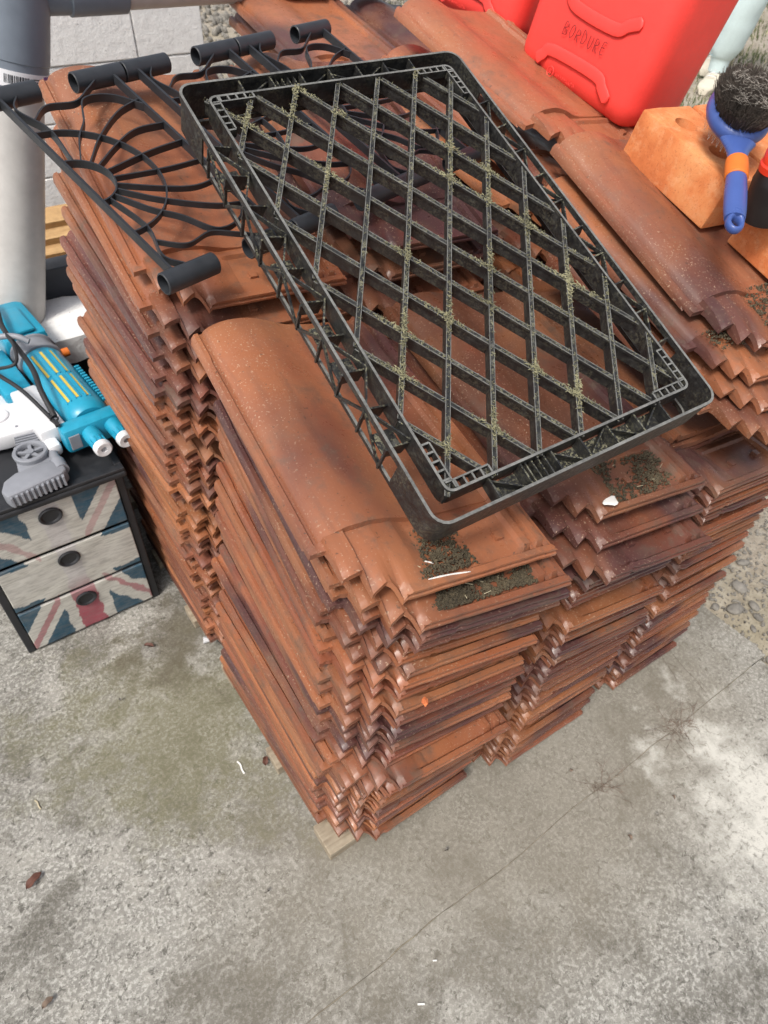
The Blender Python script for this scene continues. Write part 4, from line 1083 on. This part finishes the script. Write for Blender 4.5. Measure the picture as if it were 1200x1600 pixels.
# ------------------------------------------------------------------ person standing on the lawn
def make_person():
    gx, gy = 3.80, 2.12; gz = ground_z(gx, gy)
    root = empty('person', (gx, gy, gz), (0, 0, R(111))); tag(root, 'person in pale mint tracksuit trousers and cream trainers standing on the lawn', 'person')
    # local +y is the way the person faces
    J = [(0, -.10, .93), (0, -.09, 1.10), (0, -.10, 1.30), (0, -.10, 1.42), (0, -.09, 1.50), (0, -.07, 1.60), (0, -.08, 1.70),
         (.10, -.12, .89), (.115, -.22, .50), (.12, -.32, .34), (.12, -.41, .19), (.12, -.44, .120), (-.09, -.05, .90), (-.05, .02, .50), (-.03, .01, .36), (-.01, 0, .20), (0, 0, .120),
         (.18, -.10, 1.38), (.24, -.12, 1.12), (.25, -.04, .90), (-.18, -.10, 1.38), (-.24, -.12, 1.12), (-.25, -.04, .90)]
    Ed = [(0, 1), (1, 2), (2, 3), (3, 4), (4, 5), (5, 6), (0, 7), (7, 8), (8, 9), (9, 10), (10, 11), (0, 12), (12, 13), (13, 14), (14, 15), (15, 16), (3, 17), (17, 18), (18, 19), (3, 20), (20, 21), (21, 22)]
    rad = [.15, .14, .16, .12, .055, .085, .075, .12, .110, .105, .090, .050, .12, .110, .105, .090, .050, .065, .05, .04, .065, .05, .04]
    me = bpy.data.meshes.new('body'); me.from_pydata(J, Ed, []); o = link('body', me, M_CLOTH, root)
    sk = o.modifiers.new('skin', 'SKIN')
    if not me.skin_vertices: me.skin_vertices.new()
    for i, v in enumerate(me.skin_vertices[0].data): v.radius = (rad[i], rad[i]); v.use_root = (i == 0)
    sb = o.modifiers.new('sub', 'SUBSURF'); sb.levels = 2; sb.render_levels = 2
    bpy.context.view_layer.update(); dg = bpy.context.evaluated_depsgraph_get(); me2 = bpy.data.meshes.new_from_object(o.evaluated_get(dg)); o.modifiers.clear(); o.data = me2
    me2.materials.clear(); me2.materials.append(M_CLOTH); me2.materials.append(M_SKIN)
    for p in me2.polygons:
        p.use_smooth = True
        c_ = p.center
        if c_.z > 1.47: p.material_index = 1
    for v in me2.vertices:     # folds in the trousers
        if v.co.z < .8: v.co += v.normal * (noise.noise(Vector((v.co.x * 9, v.co.y * 9, v.co.z * 26))) * .010)
    for s_, fx, fy in ((1, .12, -.44), (-1, 0, 0)):
        mb = MB(); n = 20
        rings = [[(fx + r * math.cos(2 * math.pi * k / n), fy + r * math.sin(2 * math.pi * k / n), z) for k in range(n)] for r, z in ((.048, .085), (.050, .125), (.054, .150), (.060, .156))]
        mb.loft(rings).build('cuff', M_CLOTH, root, ang=50)
        rings = []
        for y, w_, h_ in ((-.085, .028, .085), (-.07, .040, .105), (-.02, .043, .105), (.03, .044, .090), (.07, .047, .068), (.12, .050, .058), (.16, .044, .048), (.185, .026, .034)):
            rings.append([(fx + w_ * math.cos(a_), fy + y, max(0, .012 + (h_ - .012) * (.5 + .5 * math.sin(a_)) if math.sin(a_) > -.5 else 0.0)) for a_ in [2 * math.pi * k / 16 for k in range(16)]])
        sh = MB().loft(rings).build('shoe', M_SHOE, root, ang=60)
        for k in range(4): 
            y = .015 + k * .026; MB().tube([(fx - .022, fy + y, .101 - k * .0095), (fx, fy + y + .006, .107 - k * .0095), (fx + .022, fy + y, .101 - k * .0095)], .0028, 6).build('lace', M_WHITE, sh)
    # simple hands and face
    for s_ in (1, -1):
        mb = MB(); bx, by, bz = s_ * .25, -.03, .86
        mb.tube([(bx, by - .01, bz + .05), (bx, by, bz), (bx, by + .005, bz - .04)], [.024, .036, .034], 10)
        for k in range(4): mb.tube([(bx, by - .024 + k * .017, bz - .03), (bx - s_ * .004, by - .026 + k * .018, bz - .07), (bx - s_ * .014, by - .024 + k * .017, bz - .105 + .008 * abs(k - 1.5))], [.009, .0085, .007], 8)
        mb.tube([(bx - s_ * .005, by + .03, bz + .01), (bx - s_ * .012, by + .055, bz - .02), (bx - s_ * .014, by + .058, bz - .05)], [.011, .010, .008], 8)
        mb.build('hand', M_SKIN, root, ang=60)
make_person()

# ------------------------------------------------------------------ small litter
def debris(name, mb, mat, loc, rz, label, cat, group=None, parent=None, ang=None):
    o = mb.build(name, mat, ang=ang); o.location = loc; o.rotation_euler = (0, 0, R(rz)); return tag(o, label, cat, group)
def leaf_mb(L_, W_):
    mb = MB(); n = 8; vs_ = []; fs = []
    for k in range(n + 1):
        t = k / n; w_ = W_ * math.sin(math.pi * t) ** .8 * (1 + .25 * math.sin(9 * t)); z = .004 + .006 * math.sin(3 * t)
        for s_ in (-1, 0, 1): vs_.append((t * L_, s_ * w_ / 2, z + abs(s_) * .004)); 
    top = list(vs_); vs_ = top + [(a, b, c - .0008) for a, b, c in top]; m_ = len(top)
    for k in range(n):
        for j in (0, 1):
            a = k * 3 + j; fs.append((a, a + 3, a + 4, a + 1)); fs.append((m_ + a, m_ + a + 1, m_ + a + 4, m_ + a + 3))
    mb.add(vs_, fs); return mb
debris('leaf', leaf_mb(.036, .018), M_LEAF, (-.528, .293, 0), 25, 'curled dark red-brown leaf on the concrete at the left', 'leaf', ang=50)
debris('leaf', leaf_mb(.026, .012), M_LEAF, (-.112, .690, .002), 140, 'small dark leaf scrap on the concrete below the chest', 'leaf', ang=50)
debris('leaf', leaf_mb(.022, .012), M_TWIG, (-.535, .087, .002), 200, 'small dark leaf scrap near the lower left corner', 'leaf', ang=50)
debris('leaf', leaf_mb(.022, .014), M_LEAF, (-.024, .255, .002), 60, 'small brown leaf scrap beside the front left stack', 'leaf', ang=50)
def sliver(L_, w_): return MB().ribbon(bez([(0, 0, 0), (L_ * .3, L_ * .05, 0), (L_ * .7, L_ * .02, 0), (L_, L_ * .12, 0)], 4), w_, .002, .001)
debris('white_sliver', sliver(.034, .0034), M_WCHIP, (-.070, .268, 0), 85, 'white plastic sliver on the concrete beside the front left stack', 'litter')
debris('white_sliver', sliver(.026, .0024), M_STRAW, (-.462, .437, 0), 95, 'pale straw sliver on the concrete at the far left', 'litter')
debris('white_sliver', MB().box((0, 0, .001), (.013, .0028, .0035)), M_WCHIP, (-.004, -.290, 0), -33, 'short white stick near the bottom edge', 'litter')
debris('white_sliver', MB().box((0, 0, .001), (.008, .0022, .003)), M_WCHIP, (.060, -.252, 0), -30, 'tiny white stick in front of the stack', 'litter')
debris('white_peg', MB().tube([(0, 0, .008), (.022, 0, .006)], [.010, .004], 10), M_WHITE, (.0, .640, 0), -25, 'white plastic peg on the ground beside the rear left stack', 'litter', ang=50)
for k in range(26):
    rn = random.Random(200 + k); x, y = rn.uniform(-.75, 1.1), rn.uniform(-.7, .95)
    if x > -.05 and y > -.03: continue
    debris('grit', leaf_mb(rn.uniform(.006, .014), rn.uniform(.004, .009)), [M_LEAF, M_TWIG, M_STONE][k % 3], (x, y, .0005), rn.uniform(0, 360), 'tiny dark crumb lying on the concrete', 'crumb', 'dark crumbs on the concrete', ang=50)
def weed(loc, n, L_, seed, label):
    rn = random.Random(seed); mb = MB()
    for _ in range(n):
        a = rn.uniform(0, 6.28); q = Vector((rn.gauss(0, .022), rn.gauss(0, .014), .001)); l = (rn.random() ** 2.2 * .85 + .12) * L_; pts = [q]
        for k in range(4):
            a += rn.uniform(-.45, .45); pts.append(pts[-1] + Vector((math.cos(a) * l / 4, math.sin(a) * l / 4, rn.uniform(-.002, .006)))); pts[-1].z = max(.001, pts[-1].z)
        mb.tube(bez(pts, 3), [.00034] * 12 + [.00015], 4)
        for k in (2, 3):
            b = a + rn.uniform(-1, 1); mb.tube([pts[k], pts[k] + Vector((math.cos(b), math.sin(b), .2)) * l * .3], .0003, 3)
    o = mb.build('dry_weed', M_TWIG); o.location = loc; tag(o, label, 'weed', 'dry weeds in the joint')
weed((.845, -.200, 0), 60, .10, 1, 'dry dark weed spreading from the slab joint, farther right')
weed((.590, -.198, 0), 34, .085, 2, 'dry reddish weed in the slab joint, nearer the stack')
weed((.98, -.03, 0), 4, .17, 3, 'single dry stalk lying towards the soil edge')
# clay chips and white splashes
def chip(loc, r, mat, label, cat, seed):
    bm = bmesh.new(); bmesh.ops.create_icosphere(bm, subdivisions=1, radius=r)
    for v in bm.verts: v.co = Vector((v.co.x * 1.5, v.co.y, v.co.z * .5)) * (1 + .4 * noise.noise(v.co * 90 + Vector((seed, 0, 0))))
    me = bpy.data.meshes.new('clay_chip'); bm.to_mesh(me); bm.free(); o = link('clay_chip' if cat == 'chip' else 'paint_splash', me, mat); o.location = loc; o.rotation_euler = (R(8), R(8), seed); tag(o, label, cat)
chip((.118, -.066, .632), .006, M_CHIP, 'bright orange clay chip lodged in the front of the front left stack', 'chip', 1)
chip((.150, -.052, .700), .004, M_CHIP, 'small orange clay chip higher up on the front left stack', 'chip', 2)
def on_tile(o, x, y, z): return Matrix.LocRotScale(o.location, o.rotation_euler, None) @ Vector((x, y - FO, z))
def splash(pts, r, label, seed):
    mb = MB(); rn = random.Random(seed); n = 14; c0 = Vector(pts)
    rim = [c0 + Vector((r * 1.5 * math.cos(2 * math.pi * k / n), r * math.sin(2 * math.pi * k / n), 0)) * rn.uniform(.45, 1.25) for k in range(n)]
    rim = [(rim[k] * 2 + rim[k - 1] + rim[(k + 1) % n]) / 4 for k in range(n)]
    up = Vector((0, -.0004, .0011))
    mb.loft([rim, [c0 + (p - c0) * .8 + up for p in rim]])
    o = mb.build('paint_splash', M_WCHIP, ang=60); tag(o, label, 'paint splash'); return o
t2 = sA2[-1]
splash(on_tile(t2, .10, .012, .0225), .011, 'white splash on the front edge of the front middle stack', 1)
splash(on_tile(t2, .035, .30, .034), .007, 'white dropping on a tile seen through the lattice crate', 2)
# moss and litter lying in the tile troughs
def litter(tl, x0, x1, y0, y1, n, seed, label, z0=.006):
    rn = random.Random(seed); mb = MB(); Mx = Matrix.LocRotScale(tl.location, tl.rotation_euler, None)
    for _ in range(n):
        x, y = rn.uniform(x0, x1), rn.uniform(y0, y1)
        d = noise.noise(Vector((x * 16, y * 22, seed * 3.1))) * .8 + noise.noise(Vector((x * 70, y * 70, seed))) * .45 - .25 * max(0, abs((x - x0) / (x1 - x0) - .5) - .3) * 4
        if d < rn.uniform(-.55, .05): continue
        r = rn.uniform(.0007, .0026); h = z0 + (d + .35) * .007 + rn.uniform(-.001, .001)
        E_ = Euler((rn.uniform(0, 6), rn.uniform(0, 6), rn.uniform(0, 6))).to_matrix()
        mb.add([Mx @ (Vector((x, y - FO, h)) + (E_ @ Vector((v.x * 1.5, v.y, v.z * .6))) * r) for v in IV], IF)
    o = mb.build('moss', M_MOSS); tag(o, label, 'moss', kind='stuff')
    mb = MB()
    for _ in range(max(4, n // 260)):
        x, y = rn.uniform(x0, x1), rn.uniform(y0, y1); a = rn.uniform(0, 6.28); l = rn.uniform(.003, .014)
        p = Mx @ Vector((x, y - FO, z0 + .006)); q = Mx @ Vector((x + l * math.cos(a), y + l * math.sin(a) * .6 - FO, z0 + .008))
        mb.tube([p, q], rn.uniform(.0003, .0006), 4)
    o = mb.build('straw', M_STRAW); tag(o, 'straw bits in ' + label.split(' in ')[-1], 'straw', kind='stuff')
litter(sA1[-2], .10, .272, .014, .085, 5200, 1, 'dark moss in the trough of the second tile of the front left stack')
litter(sA1[-1], .09, .20, .014, .095, 1400, 2, 'dirt and moss in the trough of the topmost tile of the front left stack')
litter(sA1[-3], .10, .27, .014, .05, 1000, 6, 'moss in the trough of the third tile of the front left stack')
litter(sA2[-1], .09, .27, .014, .09, 1800, 3, 'moss in the trough of the topmost tile of the front middle stack')
litter(sA2[-4], .10, .27, .014, .06, 1200, 4, 'moss in the trough of a lower tile of the front middle stack')
litter(sA3[-2], .02, .10, .06, .10, 260, 5, 'moss on the shoulder of the second tile of the front right stack', .028)
litter(sA3[-1], .12, .27, .014, .12, 800, 7, 'moss in the trough of the topmost tile of the front right stack')
# pale moss and straw caught on the lattice
rn = random.Random(31); mb = MB(); Kx, Ky = .48, .72
bars = [o for o in crate.children if o.name.startswith('lattice_bar')]
spots = []
for _ in range(60):      # clumps sit where bars cross
    i_, j_ = rn.randrange(1, 13), rn.randrange(1, 13)
    sx, sy = .0318 + i_ * .0351, .0318 + j_ * .0547
    if sx < Kx - .03 and sy < Ky - .03 and (i_ + j_) % 2 == 0: spots.append((sx + rn.gauss(0, .004), sy + rn.gauss(0, .006), rn.uniform(.018, .060) * (1.3 if sx > .26 else .9)))
for b_ in bars:
    vv = [v.co for v in b_.data.vertices]; p = (vv[2] + vv[3]) / 2; q = (vv[6] + vv[7]) / 2
    for _ in range(int((q - p).length * 3600)):
        c_ = lerp(p, q, rn.random()); w_ = max([0] + [1 - math.hypot(c_.x - sx, c_.y - sy) / sr for sx, sy, sr in spots])
        if rn.random() > .06 + w_ * .55: continue
        a = rn.uniform(0, 6.28); l = rn.uniform(.0006, .002) * (1 + w_ * 1.3); d = Vector((math.cos(a) * l, math.sin(a) * l, rn.uniform(-.001, .002)))
        s_ = Vector((-d.y, d.x, 0)) * .22; c_ = c_ + Vector((rn.uniform(-.004, .004), rn.uniform(-.003, .003), .0006 + rn.uniform(0, .0015) * (1 + w_ * 2)))
        mb.add([c_ - d, c_ + s_, c_ + d, c_ - s_, c_ + Vector((0, 0, .0012))], [(0, 1, 4), (1, 2, 4), (2, 3, 4), (3, 0, 4)])
o = mb.build('moss', plain('pale_moss', (.25, .235, .14), .9, .7, 160, 0), crate); tag(o, kind='stuff')
for k, (x0, y0, x1, y1) in enumerate(((.118, .012, .176, .005), (.128, .040, .139, .033))):
    tl = sA1[-1]; mid_ = on_tile(tl, (x0 + x1) / 2, (y0 + y1) / 2 + .001, .0128 if k == 0 else .009)
    o = MB().tube(bez([on_tile(tl, x0, y0, .0125 if k == 0 else .009), mid_, on_tile(tl, x1, y1, .0125 if k == 0 else .009)], 5), [.0006, .0009, .0010, .0011, .0010, .0009, .0010, .0011, .0010, .0008, .0005], 5).build('white_sliver', M_WCHIP)
    tag(o, ('longer', 'shorter')[k] + ' white plant sliver beside the lower left corner of the crate', 'litter')
